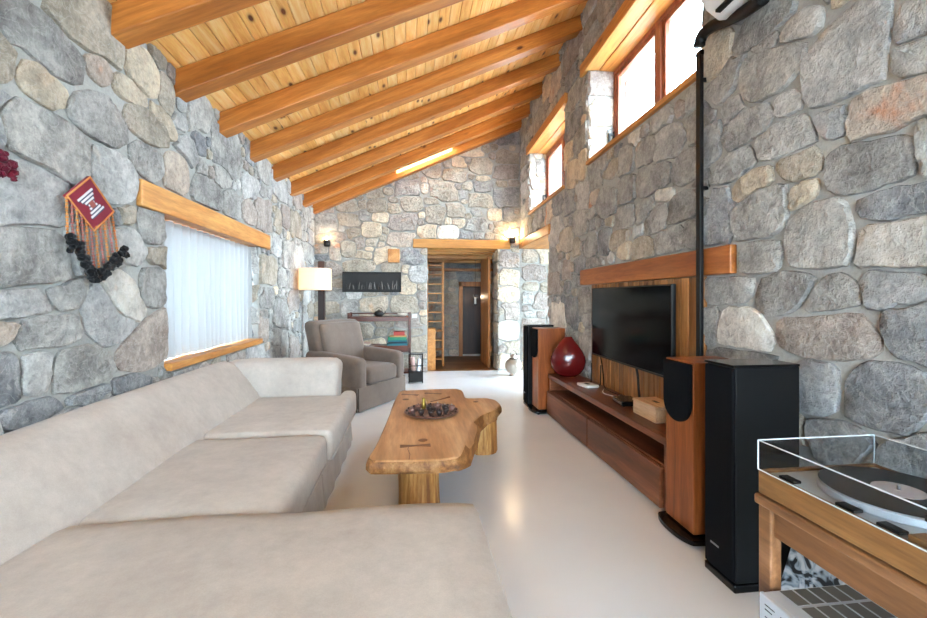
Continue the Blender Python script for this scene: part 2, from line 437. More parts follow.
TRACED_LEFT='''g 1.89 2.38 2 2.44 2.12 2.41 2.25 2.39 2.22 2.27 2.1 2.23 1.97 2.27 1.9 2.26
c 1.94 2.15 1.97 2.22 2.05 2.24 2.17 2.19 2.15 2.12 2.07 2.09 1.97 2.11
g 1.89 1.94 1.94 2.03 2.04 2.04 2.21 2.04 2.29 2 2.28 1.85 2.19 1.79 2.01 1.82 1.92 1.85
g 2.18 2.11 2.23 2.2 2.42 2.26 2.58 2.22 2.61 2.12 2.47 2.04 2.32 2.05 2.22 2.07
l 2.34 2 2.44 2.03 2.59 2.01 2.67 1.95 2.64 1.84 2.44 1.77 2.34 1.85
g 2.62 2.1 2.69 2.15 2.92 2.14 2.96 2.04 2.81 1.97 2.63 1.99
l 1.8 1.72 1.93 1.78 2.02 1.8 2.18 1.78 2.16 1.7 2.15 1.59 2.06 1.57 1.8 1.52
g 1.79 1.51 1.99 1.55 2.11 1.53 2.12 1.44 2.17 1.35 2.16 1.33 2.01 1.31 1.79 1.29
l 1.82 1.28 2.01 1.3 2.06 1.24 2.09 1.19 1.96 1.18 1.82 1.17
g 2.06 1.28 2.15 1.31 2.28 1.32 2.3 1.28 2.25 1.2 2.21 1.19 2.12 1.19
w 2.4 1.34 2.55 1.36 2.74 1.2 2.69 1.11 2.55 1.16
l 2.25 1.23 2.36 1.32 2.52 1.16 2.67 1.11 2.41 1.01 2.29 1.09
r 2.52 0.95 2.74 1.07 2.97 1.19 3 0.87 2.67 0.86 2.52 0.88
g 1.95 1.15 2.02 1.17 2.23 1.18 2.26 1.07 2.13 1.04 1.94 1.04
o 1.81 1.16 1.92 1.15 1.92 1.13 1.81 1.09
l 1.94 1.01 2.02 1.03 2.08 1 2.06 0.84 1.95 0.87
g 2.13 1.01 2.37 1.01 2.5 0.85 2.42 0.82 2.26 0.83 2.1 0.83
d 1.82 0.99 1.91 1.01 1.93 0.95 1.93 0.85 1.82 0.86
d 1.88 0.81 2.06 0.82 2.13 0.76 1.96 0.75 1.88 0.76
d 2.2 0.79 2.42 0.81 2.44 0.77 2.21 0.76
d 2.49 0.82 2.77 0.78 2.77 0.73 2.5 0.75
g 2.71 1.75 2.94 1.81 2.96 1.63 2.74 1.61
g 2.75 1.39 2.97 1.4 2.97 1.22 2.75 1.22
l 2.52 1.59 2.65 1.6 2.73 1.53 2.67 1.47 2.55 1.5
c 2.58 2.6 2.72 2.67 2.87 2.64 2.87 2.5 2.78 2.45 2.63 2.51
c 2.5 2.44 2.78 2.45 2.77 2.37 2.66 2.35 2.5 2.37
t 2.6 2.31 2.72 2.38 2.96 2.36 3 2.23 2.72 2.19 2.58 2.21
o 3.02 2.19 3.21 2.18 3.25 2.03 3.16 1.97 2.97 1.99 2.96 2.13
c 2.81 2.44 2.92 2.43 3.08 2.34 3 2.29 2.81 2.36
t 2.92 2.64 3.03 2.63 3.02 2.48 2.91 2.49
g 3.32 2.04 3.39 2.14 3.78 2.12 3.78 1.98 3.33 1.97
g 3.84 2.13 4.2 2.17 4.2 2 3.84 1.97
r 4.22 2.12 4.42 2.18 4.59 2.1 4.53 2 4.25 2.02
o 2.32 2.42 2.47 2.43 2.46 2.39 2.34 2.36
t 1.8 2.24 1.91 2.22 1.89 2.15 1.8 2.09'''
TRACED_RIGHT='''c 2.42 2.78 2.21 2.73 2.21 2.6 2.41 2.58
g 2.19 2.62 2.01 2.71 1.82 2.65 1.81 2.58 2.03 2.56
g 2.03 2.54 1.9 2.53 1.88 2.48 1.99 2.49
l 1.86 2.5 1.73 2.51 1.68 2.49 1.68 2.42 1.85 2.46
g 2.08 2.46 2.03 2.5 1.88 2.47 1.73 2.39 1.75 2.29 1.88 2.27 1.99 2.28 2.06 2.34
l 1.74 2.3 1.64 2.36 1.45 2.38 1.4 2.35 1.39 2.07 1.45 2.07 1.58 2.07 1.72 2.1
l 1.35 2.21 1.32 2.27 1.22 2.27 1.22 2.14 1.34 2.17
l 1.36 2.15 1.26 2.14 1.21 2.12 1.21 2 1.33 2.04 1.36 2.09
o 1.52 1.99 1.5 2.05 1.27 2.02 1.22 2 1.22 1.88 1.42 1.88 1.51 1.88
l 1.67 2.03 1.55 2.04 1.53 1.98 1.55 1.93 1.65 1.99
g 1.63 1.83 1.5 1.85 1.31 1.82 1.3 1.67 1.58 1.68 1.63 1.76
l 1.28 1.86 1.22 1.86 1.22 1.66 1.27 1.67
d 1.47 1.62 1.38 1.65 1.22 1.64 1.22 1.56 1.37 1.53 1.46 1.56
w 1.48 1.42 1.46 1.53 1.38 1.53 1.22 1.52 1.22 1.38 1.36 1.38 1.49 1.38
l 1.48 1.3 1.43 1.35 1.29 1.32 1.28 1.23 1.46 1.22
g 1.71 1.25 1.62 1.33 1.56 1.33 1.49 1.29 1.48 1.22 1.71 1.18
r 1.85 1.15 1.5 1.19 1.41 1.06 1.45 1.02 1.54 1.01 1.75 1.01 1.84 1.03
d 1.39 1.21 1.22 1.22 1.22 1.04 1.35 1.05
w 2.27 1.07 2.2 1.19 2.03 1.2 1.92 1.05 1.94 0.99 2.1 0.98 2.29 0.99
g 2.42 1.37 2.03 1.36 2.02 1.28 2.1 1.22 2.41 1.22
g 1.98 1.34 1.8 1.37 1.68 1.35 1.73 1.25 1.8 1.19 1.97 1.18 2.01 1.23
g 2.12 1.49 2.05 1.53 1.88 1.52 1.88 1.39 2.02 1.38 2.11 1.39
g 1.81 1.59 1.74 1.66 1.56 1.66 1.52 1.48 1.53 1.4 1.66 1.39 1.79 1.39
g 2.14 1.7 2.03 1.78 1.83 1.79 1.82 1.61 1.93 1.57 2.12 1.57
c 2.13 1.85 2.09 1.89 1.93 1.9 1.93 1.82 2.02 1.81 2.13 1.79
c 1.81 1.66 1.78 1.75 1.72 1.78 1.67 1.77 1.68 1.7 1.74 1.66
g 2.33 1.95 2.19 2.06 2.05 2.04 2.02 1.95 2.13 1.93 2.3 1.93
g 2.27 2.15 2.19 2.2 1.93 2.22 1.91 2.13 2.02 2.08 2.19 2.07
g 2 2.03 1.98 2.07 1.82 2.07 1.72 2.07 1.69 1.94 1.8 1.94 1.96 1.95
t 1.86 1.91 1.7 1.9 1.64 1.82 1.65 1.79 1.79 1.79 1.86 1.86
g 2.42 2.23 2.29 2.24 2.27 2.11 2.42 2.08
d 1.77 0.86 1.7 0.96 1.6 0.94 1.59 0.79 1.66 0.76 1.77 0.77
d 1.51 0.89 1.46 1 1.37 1 1.29 0.98 1.28 0.88 1.32 0.76 1.4 0.76 1.48 0.77 1.53 0.78
d 1.69 0.7 1.53 0.74 1.42 0.69 1.51 0.6 1.63 0.57
d 1.37 0.73 1.22 0.79 1.22 0.68 1.49 0.55
g 2.42 1.19 2.3 1.18 2.31 0.98 2.41 0.96
l 1.9 2.14 1.88 2.21 1.74 2.18 1.74 2.11
g 2.41 0.93 2.27 0.97 1.91 0.97 1.9 0.94 2.41 0.86
g 3.57 2.08 3.52 2.26 3.27 2.24 3.26 2.05 3.54 2.07
g 3.24 2.07 3.21 2.26 2.77 2.2 2.79 2.03 3.21 2.05
w 2.93 1.96 2.93 2.04 2.76 2.01 2.77 1.94
g 2.75 2.07 2.71 2.18 2.51 2.17 2.51 2.03 2.71 2.03
g 2.79 1.79 2.71 1.91 2.51 1.91 2.51 1.77 2.77 1.77
g 3.07 1.83 2.96 1.91 2.82 1.9 2.83 1.76 3.06 1.74
g 3.26 1.96 3.02 2 3 1.92 3.21 1.86
g 3.57 2.02 3.31 2.01 3.27 1.88 3.55 1.87
g 2.98 1.69 2.66 1.74 2.6 1.59 2.96 1.57
g 2.59 1.72 2.51 1.76 2.51 1.58 2.58 1.59
t 3.32 1.68 3.02 1.7 2.98 1.57 3.27 1.55
g 3.98 2.17 3.88 2.25 3.57 2.19 3.63 2.03 3.93 2.06
g 3.54 2.31 3.5 2.5 3.31 2.46 3.31 2.3
t 3.86 2.42 3.54 2.47 3.55 2.36 3.82 2.38
g 2.93 2.42 2.71 2.4 2.63 2.31 2.71 2.21 2.96 2.25
g 3.21 2.45 2.96 2.41 2.98 2.28 3.22 2.28
t 5.08 2.03 4.73 2.04 4.69 1.81 5.04 1.85
g 4.31 1.81 4.03 1.9 3.98 1.71 4.31 1.7
d 3.93 1.86 3.73 1.86 3.75 1.68 3.93 1.7
t 3.67 1.8 3.41 1.81 3.43 1.71 3.67 1.69
c 3.54 1.63 3.5 1.71 3.34 1.69 3.36 1.6
c 4.86 2.56 4.83 2.79 4.54 2.75 4.54 2.53
c 4.51 2.57 4.48 2.78 4.31 2.78 4.31 2.53
g 4.66 2 4.6 2.15 4.28 2.15 4.28 1.94'''
TRACED_BACK='''c -0.75 2.47 -0.51 2.48 -0.51 2.3 -0.75 2.29
c -0.58 2.64 -0.4 2.65 -0.4 2.53 -0.58 2.53
t -0.66 2.84 -0.43 2.85 -0.43 2.7 -0.66 2.69
t -1.12 2.14 -0.93 2.14 -0.93 1.96 -1.12 1.96
o -1.27 2.12 -1.14 2.12 -1.14 1.91 -1.27 1.91
w 0.5 2.43 0.78 2.44 0.78 2.25 0.5 2.25
c 1.36 2.74 1.52 2.75 1.52 2.62 1.36 2.62
l 0.03 1.75 0.3 1.75 0.3 1.55 0.03 1.55
c 1.5 1.41 1.83 1.41 1.83 1.22 1.5 1.22
w 1.5 0.82 1.82 0.82 1.82 0.56 1.5 0.56
t -0.43 1.81 -0.2 1.82 -0.2 1.68 -0.43 1.68
t -1.06 1.84 -0.62 1.85 -0.62 1.71 -1.06 1.71'''
# ------------------------------------------------------------------ rubble stone layout
def in_poly(px, pz, poly):
    """vectorised point-in-polygon"""
    x = poly[:, 0]; z = poly[:, 1]; x2 = np.roll(x, -1); z2 = np.roll(z, -1)
    X = px[..., None]; Z = pz[..., None]
    cr = ((z > Z) != (z2 > Z)) & (X < (x2 - x) * (Z - z) / (z2 - z + 1e-12) + x)
    return (cr.sum(-1) % 2) == 1

def grow(poly, g):
    c = poly.mean(0); d = poly - c
    L = np.linalg.norm(d, axis=1, keepdims=True)
    return c + d * (1 + g / np.maximum(L, 1e-6))

def smooth_poly(p, n):
    """resample a traced outline with soft corners"""
    q = p
    for _ in range(1):
        a = np.roll(q, -1, 0)
        q = np.stack([q * 0.9 + a * 0.1, q * 0.1 + a * 0.9], 1).reshape(-1, 2)
    q = np.vstack([q, q[:1]]); L = np.r_[0, np.cumsum(np.linalg.norm(np.diff(q, axis=0), axis=1))]
    t = np.linspace(0, L[-1], n, endpoint=False)
    return np.stack([np.interp(t, L, q[:, 0]), np.interp(t, L, q[:, 1])], 1)

def parse(txt):
    out = []
    for l in txt.strip().split('\n'):
        k, *v = l.split(); out.append((k, np.array([float(x) for x in v]).reshape(-1, 2)))
    return out

def layout(rect, blocks, top, fixed, rng, sizes, gap=0.008, K=16, soft=0.0):
    """rect (s0,s1,t0,t1); blocks: rects kept free; top(s): upper limit; fixed: traced outlines.
    sizes: (half length, half height, tries). Returns [(tint or None, outline)]"""
    s0, s1, t0, t1 = rect
    fx = [(k, p, grow(p, gap * 1.5)) for k, p in fixed]
    blk = np.array(blocks) if blocks else np.zeros((0, 4))
    def free(px, pz, m=0.0):
        ok = (px > s0) & (px < s1) & (pz > t0) & (pz < top(px) - m)
        for a, b, c, d in blk: ok &= ~((px > a - m) & (px < b + m) & (pz > c - m) & (pz < d + m))
        for k, p, g in fx:
            lo = g.min(0); hi = g.max(0)
            near = (px > lo[0]) & (px < hi[0]) & (pz > lo[1]) & (pz < hi[1])
            if near.any():
                idx = np.where(near)
                ins = in_poly(px[idx], pz[idx], g)
                ok[idx] &= ~ins
        return ok
    # traced stones swell towards their neighbours until the joint is thin
    out = []
    for i, (k, p, g) in enumerate(fx):
        q = smooth_poly(p, K + 4); c = q.mean(0); d = q - c; L = np.linalg.norm(d, axis=1, keepdims=True); d = d / L
        best = np.zeros(len(q)); alive = np.ones(len(q), bool)
        for e in np.arange(0.004, 0.056, 0.004):
            x = q + d * (e + gap); ok = alive & (x[:, 0] > s0) & (x[:, 1] < top(x[:, 0])) & (x[:, 1] > t0)
            for a, b, cc, dd in blk: ok &= ~((x[:, 0] > a) & (x[:, 0] < b) & (x[:, 1] > cc) & (x[:, 1] < dd))
            for j, (k2, p2, g2) in enumerate(fx):
                if j == i or abs(p2.mean(0) - c).max() > 1.2: continue
                ok &= ~in_poly(x[:, 0], x[:, 1], grow(p2, min(e + gap, 0.05)))
            alive = ok; best[ok] = e
        best = (best + np.roll(best, 1) + np.roll(best, -1)) / 3 * 0.95
        q = q + d * best[:, None] + rng.uniform(-0.004, 0.004, q.shape)
        out.append((k, q)); fx[i] = (k, p, grow(q, gap))
    C = np.zeros((0, 2)); H = np.zeros((0, 2))
    for (a0, a1, b0, b1, n) in sizes:
        cand = np.stack([rng.uniform(s0, s1, n), rng.uniform(t0, t1, n)], 1)
        ha = rng.uniform(a0, a1, n); hb = np.minimum(rng.uniform(b0, b1, n), ha * 1.15)
        ok = free(cand[:, 0], cand[:, 1], 0.01)
        for ux, uz in ((.8, 0), (-.8, 0), (0, .8), (0, -.8), (.6, .6), (-.6, .6), (.6, -.6), (-.6, -.6)):
            ok &= free(cand[:, 0] + ux * ha, cand[:, 1] + uz * hb)
        for i in np.where(ok)[0]:
            if len(C):
                sep = np.maximum(np.abs(C[:, 0] - cand[i, 0]) / (H[:, 0] + ha[i]), np.abs(C[:, 1] - cand[i, 1]) / (H[:, 1] + hb[i]))
                if sep.min() < 0.93: continue
            C = np.vstack([C, cand[i]]); H = np.vstack([H, (ha[i], hb[i])])
    ang = np.linspace(0, 2 * PI, K, endpoint=False); P = 4.0
    for i in range(len(C)):
        th = ang + rng.uniform(-0.12, 0.12, K); th = np.arctan2(H[i, 1] * np.sin(th), H[i, 0] * np.cos(th))
        rmax = 1.9 * max(H[i]) + 0.05
        tt = np.linspace(0.02, rmax, 44)
        px = C[i, 0] + np.outer(np.cos(th), tt); pz = C[i, 1] + np.outer(np.sin(th), tt)
        def nrm(j, qx, qz): return ((np.abs(qx - C[j, 0]) / H[j, 0]) ** P + (np.abs(qz - C[j, 1]) / H[j, 1]) ** P) ** (1 / P)
        di = nrm(i, px, pz)
        ok = (di < 1.95) & free(px, pz, 0.004)
        nb = np.where(np.maximum(np.abs(C[:, 0] - C[i, 0]) / (H[:, 0] + H[i, 0]), np.abs(C[:, 1] - C[i, 1]) / (H[:, 1] + H[i, 1])) < 2.2)[0]
        for j in nb:
            if j == i: continue
            dj = nrm(j, px, pz)
            ok &= (dj - di) > gap * (1 / H[i].mean() + 1 / H[j].mean()) * 0.75
        first = np.where(ok.all(1), len(tt) - 1, np.argmin(ok, axis=1) - 1)
        r = tt[np.maximum(first, 0)]
        r = np.minimum(r, (np.roll(r, 1) + np.roll(r, -1)) / 2 * 1.5)
        if r.mean() < 0.035: continue
        r = r * (1 + rng.uniform(-0.05, 0.05, K))
        out.append((None, np.stack([C[i, 0] + np.cos(th) * r, C[i, 1] + np.sin(th) * r], 1)))
    return out

def stone_verts(poly, frame, rng, depth=0.017):
    """frame(s,t,n)->xyz. three rings and a crown; returns verts, faces"""
    K = len(poly); c = poly.mean(0)
    size = np.linalg.norm(poly - c, axis=1).mean()
    h = depth * rng.uniform(0.65, 1.35)
    tl = rng.uniform(-0.05, 0.05, 2)
    V = []; F = []
    for sc_, n_ in ((1.0, -0.02), (0.985, h * 0.55), (1 - min(0.12, 0.009 / size), h), (0.55, h * 1.08)):
        for k in range(K):
            d = (poly[k] - c) * sc_
            nn = n_
            if n_ > 0:
                nn = n_ * (1 + rng.uniform(-0.22, 0.22)) + (d @ tl) * (0.6 if sc_ < 0.98 else 0.2)
            V.append(frame(c[0] + d[0], c[1] + d[1], max(nn, -0.02)))
    V.append(frame(c[0], c[1], h * rng.uniform(0.95, 1.25)))
    for a in range(3):
        for k in range(K):
            k2 = (k + 1) % K
            F.append((a * K + k, a * K + k2, (a + 1) * K + k2, (a + 1) * K + k))
    for k in range(K): F.append((3 * K + k, 3 * K + (k + 1) % K, 4 * K))
    return V, F

def lay_stones(parent, frame, outlines, rng, palette, limit=300, pixsize=None, flip=False, depth=0.017):
    """each stone a child of the wall; past the limit one joined part of kind stuff"""
    tints, probs = zip(*palette); probs = np.array(probs) / sum(probs)
    rec = []
    for k, p in outlines:
        t = k or tints[rng.choice(len(tints), p=probs)]
        ctr = p.mean(0)
        imp = pixsize(ctr, p) if pixsize else 1.0
        rec.append((imp, t, p))
    rec.sort(key=lambda r: -r[0])
    SV, SF, SM = [], [], []
    for i, (imp, t, p) in enumerate(rec):
        V, F = stone_verts(p, frame, rng, depth)
        if flip: F = [f[::-1] for f in F]
        if i < limit:
            me = bpy.data.meshes.new('stone'); me.from_pydata(V, [], F)
            link('stone', me, t, parent, ang=38)
        else:
            o = len(SV); SV += V; SF += [tuple(a + o for a in f) for f in F]; SM += [t] * len(F)
    if SV:
        me = bpy.data.meshes.new('small_stones'); me.from_pydata(SV, [], SF)
        keys = sorted(set(SM))
        for k in keys: me.materials.append(M[k])
        me.polygons.foreach_set('material_index', [keys.index(k) for k in SM])
        tag(link('small_stones', me, None, parent, smooth=True), kind='stuff')
    return len(rec)

def wall_mesh(name, rect, holes, frame, thick, mat='mortar', top=None, parent=None, label=None):
    """slab with rectangular holes built of blocks on a grid; top(s) gives a sloping upper edge"""
    s0, s1, t0, t1 = rect
    ss = sorted({s0, s1, *[h[0] for h in holes], *[h[1] for h in holes]})
    ts = sorted({t0, t1, *[h[2] for h in holes], *[h[3] for h in holes]})
    bm = bmesh.new(); vd = {}
    def vert(s, t, d):
        tt = top(s) if (top and t == t1) else t
        k = (round(s, 4), round(t, 4), d)
        if k not in vd: vd[k] = bm.verts.new(frame(s, tt, -0.004 if d == 0 else -thick))
        return vd[k]
    cells = {}
    for i in range(len(ss) - 1):
        for j in range(len(ts) - 1):
            cs, ct = (ss[i] + ss[i + 1]) / 2, (ts[j] + ts[j + 1]) / 2
            cells[i, j] = not any(h[0] < cs < h[1] and h[2] < ct < h[3] for h in holes)
    for (i, j), on in cells.items():
        if not on: continue
        a, b, c, d = ss[i], ss[i + 1], ts[j], ts[j + 1]
        bm.faces.new((vert(a, c, 0), vert(b, c, 0), vert(b, d, 0), vert(a, d, 0)))
        bm.faces.new((vert(a, c, 1), vert(a, d, 1), vert(b, d, 1), vert(b, c, 1)))
        for (di, dj, p, q) in ((-1, 0, (a, c), (a, d)), (1, 0, (b, d), (b, c)), (0, -1, (b, c), (a, c)), (0, 1, (a, d), (b, d))):
            if not cells.get((i + di, j + dj), False):
                bm.faces.new((vert(*p, 0), vert(*q, 0), vert(*q, 1), vert(*p, 1)))
    bmesh.ops.recalc_face_normals(bm, faces=bm.faces[:])
    me = bpy.data.meshes.new(name); bm.to_mesh(me); bm.free()
    o = link(name, me, mat, parent)
    return tag(o, label, kind='structure')

# ------------------------------------------------------------------ structure
RNG = np.random.default_rng(11)
fl = lambda s, t, n: (XL + n, s, t)
fr = lambda s, t, n: (rx(s) - n, s, t)
fb = lambda s, t, n: (s, YB - n, t)
DOOR = (0.29, 1.51, -0.1, 2.10)

tag(B().box((-2.6, YR - 1.0, -0.12), (2.75, YB + 0.08, 0.0)).done('floor', 'floor'), 'glossy white poured resin floor', kind='structure')
tag(B().box((-40, -40, -0.5), (40, 40, -0.14)).done('ground', 'terrace'), 'pale terrace ground outside the windows', kind='structure')

wl = wall_mesh('wall_left', (YR - 0.4, YB + 0.5, -0.1, roof(XL) + 0.12), [LWIN], fl, 0.42, label='grey rubble stone wall with the curtained window')
wr = wall_mesh('wall_right', (YR - 0.4, YB + 0.5, -0.1, 4.55), [RWIN, RWIN2, SIDE], fr, 0.52, label='tall grey rubble stone wall behind the television')
wb = wall_mesh('wall_back', (-2.0, 2.7, -0.1, 3.0), [DOOR], fb, 0.50, top=lambda s: roof(s) + 0.12, label='grey rubble stone wall with lamp warmth in its colour and the hall doorway')
wq = wall_mesh('wall_rear', (-2.0, 2.4, -0.1, 3.0), [REAR], lambda s, t, n: (s, YR + n, t), 0.40, top=lambda s: roof(s) + 0.12, label='plastered wall with the glazed terrace opening')

sizes_near = [(.20, .30, .12, .19, 500), (.13, .22, .09, .15, 1800), (.08, .14, .06, .11, 3500), (.05, .08, .04, .07, 5000), (.035, .05, .03, .045, 5000)]
sizes_mid = [(.16, .23, .10, .16, 350), (.11, .18, .08, .13, 1800), (.07, .12, .055, .095, 4500), (.045, .07, .04, .06, 5000)]
PAL_L = [('g', 42), ('l', 20), ('d', 12), ('t', 12), ('c', 5), ('r', 6), ('o', 2), ('w', 1)]
PAL_R = [('g', 42), ('l', 18), ('d', 16), ('t', 10), ('c', 4), ('r', 6), ('o', 2), ('w', 2)]
PAL_B = [('g', 12), ('l', 5), ('d', 2), ('t', 42), ('c', 13), ('r', 20), ('o', 5), ('w', 2)]  # tan-heavy mix: lamp warmth on the back wall put into the stone colour

def near_size(frame):
    def f(c, p):
        q = Vector(frame(c[0], c[1], 0)); d = (q - Vector((0, 0, CAM_H))).length
        vis = 1.0 if q.y > 0.9 else 0.25
        return vis * np.ptp(p[:, 0]) * np.ptp(p[:, 1]) / d ** 3
    return f

LB = [(2.69, 4.99, 1.785, 1.945), (LWIN[0], LWIN[1], LWIN[2] - 0.03, LWIN[3]), (-3, 3.9, -1, 0.58)]
o = layout((0.9, YB, 0.0, 2.80), LB, lambda s: s * 0 + 2.80, parse(TRACED_LEFT), RNG, sizes_near)
lay_stones(wl, fl, o, RNG, PAL_L, 300, near_size(fl))
RB = [(2.13, 4.40, 1.38, 1.55), (2.40, 4.17, -0.1, 1.4), (2.20, 4.42, 3.60, 3.73), (RWIN[0], RWIN[1], RWIN[2] - 0.03, RWIN[3]),
      (4.85, 6.78, 3.55, 3.67), (RWIN2[0], RWIN2[1], RWIN2[2] - 0.03, RWIN2[3]), (5.50, 7.3, 2.10, 2.24), (SIDE[0], SIDE[1], -0.1, 2.11)]
o = layout((0.7, YB, 0.0, 4.34), RB, lambda s: s * 0 + 4.34, parse(TRACED_RIGHT), RNG, sizes_near)
lay_stones(wr, fr, o, RNG, PAL_R, 300, near_size(fr), flip=True)
BB = [(0.05, 1.71, 2.09, 2.245), (DOOR[0], DOOR[1], -0.1, 2.12)]
o = layout((XL, 1.88, 0.0, 4.4), BB, lambda s: roof(s), parse(TRACED_BACK), RNG, sizes_mid)
lay_stones(wb, fb, o, RNG, PAL_B, 300, near_size(fb))
# reveals
def patch(parent, rect, frame, seed, pal, sizes=sizes_mid, flip=False):
    g = np.random.default_rng(seed)
    o = layout(rect, [], lambda s: s * 0 + rect[3], [], g, sizes)
    lay_stones(parent, frame, o, g, pal, 80, flip=flip)
sz_rev = [(.15, .22, .09, .15, 120), (.09, .14, .07, .11, 500), (.05, .08, .04, .07, 900)]
patch(wl, (XL - 0.40, XL, LWIN[2] + 0.03, LWIN[3]), lambda s, t, n: (s, LWIN[1] - n, t), 3, PAL_L, sz_rev)
patch(wr, (rx(RWIN[1]), rx(RWIN[1]) + 0.50, RWIN[2], RWIN[3]), lambda s, t, n: (s, RWIN[1] - n, t), 4, PAL_B, sz_rev)
patch(wr, (rx(RWIN2[1]), rx(RWIN2[1]) + 0.50, RWIN2[2], RWIN2[3]), lambda s, t, n: (s, RWIN2[1] - n, t), 5, PAL_B, sz_rev)
patch(wb, (1.92, 2.62, 0, SIDE[3]), fb, 6, PAL_B)
patch(wb, (YB, YB + 0.5, 0, DOOR[3]), lambda s, t, n: (DOOR[1] - n, s, t), 7, PAL_B, sz_rev, flip=True)

# ceiling: roof deck, planks and beams
LS = math.hypot(1, SL); AL = math.atan(SL)
SKY_X, SKY_Y = (-0.22, 0.70), (6.88, 7.105)
ceil_o = wall_mesh('ceiling', (-2.05, 2.65, YR - 0.5, YB + 0.6), [(SKY_X[0], SKY_X[1], SKY_Y[0], SKY_Y[1])],
                   lambda s, t, n: (s, t, roof(s) + 0.022 - n), 0.12, 'plank', label='sloping pine plank ceiling on honey coloured beams')
def plank_mesh(y0, y1, wd):
    b = B(); b.box((-wd / 2, y0, 0), (wd / 2, y1, 0.02), 0.004, 1)
    bmesh.ops.recalc_face_normals(b.bm, faces=b.bm.faces[:])
    me = bpy.data.meshes.new('plank'); b.bm.to_mesh(me); b.bm.free(); me.materials.append(M['plank']); return me
STEP = 0.092
pw = STEP * LS - 0.003
m_full = plank_mesh(YR, YB + 0.02, pw); m_a = plank_mesh(YR, SKY_Y[0], pw); m_b = plank_mesh(SKY_Y[1], YB + 0.02, pw)
x = SKY_X[0] - 16 * STEP + STEP / 2
while x < 2.05:
    for me in ((m_a, m_b) if SKY_X[0] < x < SKY_X[1] else (m_full,)):
        p = bpy.data.objects.new('plank', me); COL.objects.link(p); p.parent = ceil_o
        p.location = (x, 0, roof(x)); p.rotation_euler = (0, -AL, 0)
    x += STEP
bb = B(); bb.box((0, -0.07, -0.155), (3.62 * LS, 0.07, -0.002), 0.008, 2)
bmesh.ops.recalc_face_normals(bb.bm, faces=bb.bm.faces[:])
bme = bpy.data.meshes.new('beam'); bb.bm.to_mesh(bme); bb.bm.free(); bme.materials.append(M['beam'])
for y in (1.16, 1.82, 2.50, 3.14, 3.81, 4.48, 5.20, 5.94, 6.62, 7.18):
    p = bpy.data.objects.new('beam', bme); COL.objects.link(p); p.parent = ceil_o
    p.location = (XL - 0.09, y, roof(XL - 0.09)); p.rotation_euler = (0, -AL, 0)

# lintels
def lint(name, lo, hi, mat, label, rz=0.0, bev=0.008):
    c = [(a + b) / 2 for a, b in zip(lo, hi)]
    o = B().box([a - m for a, m in zip(lo, c)], [a - m for a, m in zip(hi, c)], bev).done(name, mat)
    o.location = c; o.rotation_euler = (0, 0, rz)
    return tag(o, label, kind='structure')
lint('trim_1', (XL - 0.36, 2.69, 1.783), (XL + 0.028, 4.99, 1.94), 'lintel', 'thick oak lintel over the curtained window')
lint('trim_2', (rx(3.27) - 0.035, 2.155, 1.385), (rx(3.27) + 0.06, 4.39, 1.545), 'tvlintel', 'long brown wooden lintel above the television', -RA)
lint('trim_3', (rx(3.3) - 0.035, 2.20, 3.60), (rx(3.3) + 0.11, 4.40, 3.725), 'lintel', 'orange wooden lintel over the large high window', -RA)
lint('trim_4', (rx(3.3) + 0.115, 2.22, 3.595), (rx(3.3) + 0.40, 4.38, 3.70), 'lintel', 'inner wooden soffit board of the large high window', -RA)
lint('trim_5', (rx(5.8) - 0.035, 4.88, 3.55), (rx(5.8) + 0.13, 6.76, 3.675), 'lintel', 'orange wooden lintel over the small high window', -RA)
lint('trim_6', (rx(5.8) + 0.135, 4.90, 3.545), (rx(5.8) + 0.40, 6.74, 3.65), 'lintel', 'inner wooden soffit board of the small high window', -RA)
lint('trim_7', (rx(6.35) - 0.035, 5.52, 2.10), (rx(6.35) + 0.50, 7.25, 2.235), 'lintel', 'wooden lintel over the side opening by the corner', -RA)
lint('trim_8', (0.05, YB - 0.035, 2.09), (1.71, YB + 0.12, 2.24), 'lintel_x', 'pale wooden lintel over the hall doorway')
for k, (y0, z0) in enumerate(((YB + 0.13, 2.085), (YB + 0.27, 2.06), (YB + 0.395, 2.03))):
    lint('trim_%d' % (9 + k), (0.24, y0, z0), (1.58, y0 + 0.11, z0 + 0.12), 'lintel_x', ['front soffit beam', 'middle soffit beam', 'rear soffit beam'][k] + ' inside the hall doorway head')

# left window: frame, glass, sill
win1 = tag(B().box((XL - 0.34, LWIN[0], LWIN[2] + 0.03), (XL - 0.29, LWIN[0] + 0.06, LWIN[3]))
           .box((XL - 0.34, LWIN[1] - 0.06, LWIN[2] + 0.03), (XL - 0.29, LWIN[1], LWIN[3]))
           .box((XL - 0.34, LWIN[0], LWIN[3] - 0.06), (XL - 0.29, LWIN[1], LWIN[3]))
           .box((XL - 0.34, LWIN[0], LWIN[2] + 0.03), (XL - 0.29, LWIN[1], LWIN[2] + 0.09))
           .box((XL - 0.34, 3.80, LWIN[2] + 0.03), (XL - 0.29, 3.87, LWIN[3])).done('window_1', 'frame'),
           'wooden window behind the white sheer curtain', kind='structure')
for y0, y1 in ((LWIN[0] + 0.06, 3.80), (3.87, LWIN[1] - 0.06)):
    B().box((XL - 0.318, y0, LWIN[2] + 0.09), (XL - 0.312, y1, LWIN[3] - 0.06)).done('pane', 'glass', win1)
for k in range(4):
    B().box((XL - 0.285 + k * 0.08, LWIN[0] + 0.002, LWIN[2] - 0.02), (XL - 0.208 + k * 0.08 + (0.01 if k == 3 else 0), LWIN[1] - 0.002, LWIN[2] + 0.03), 0.004, 1).done('sill_board', 'lintel', win1)

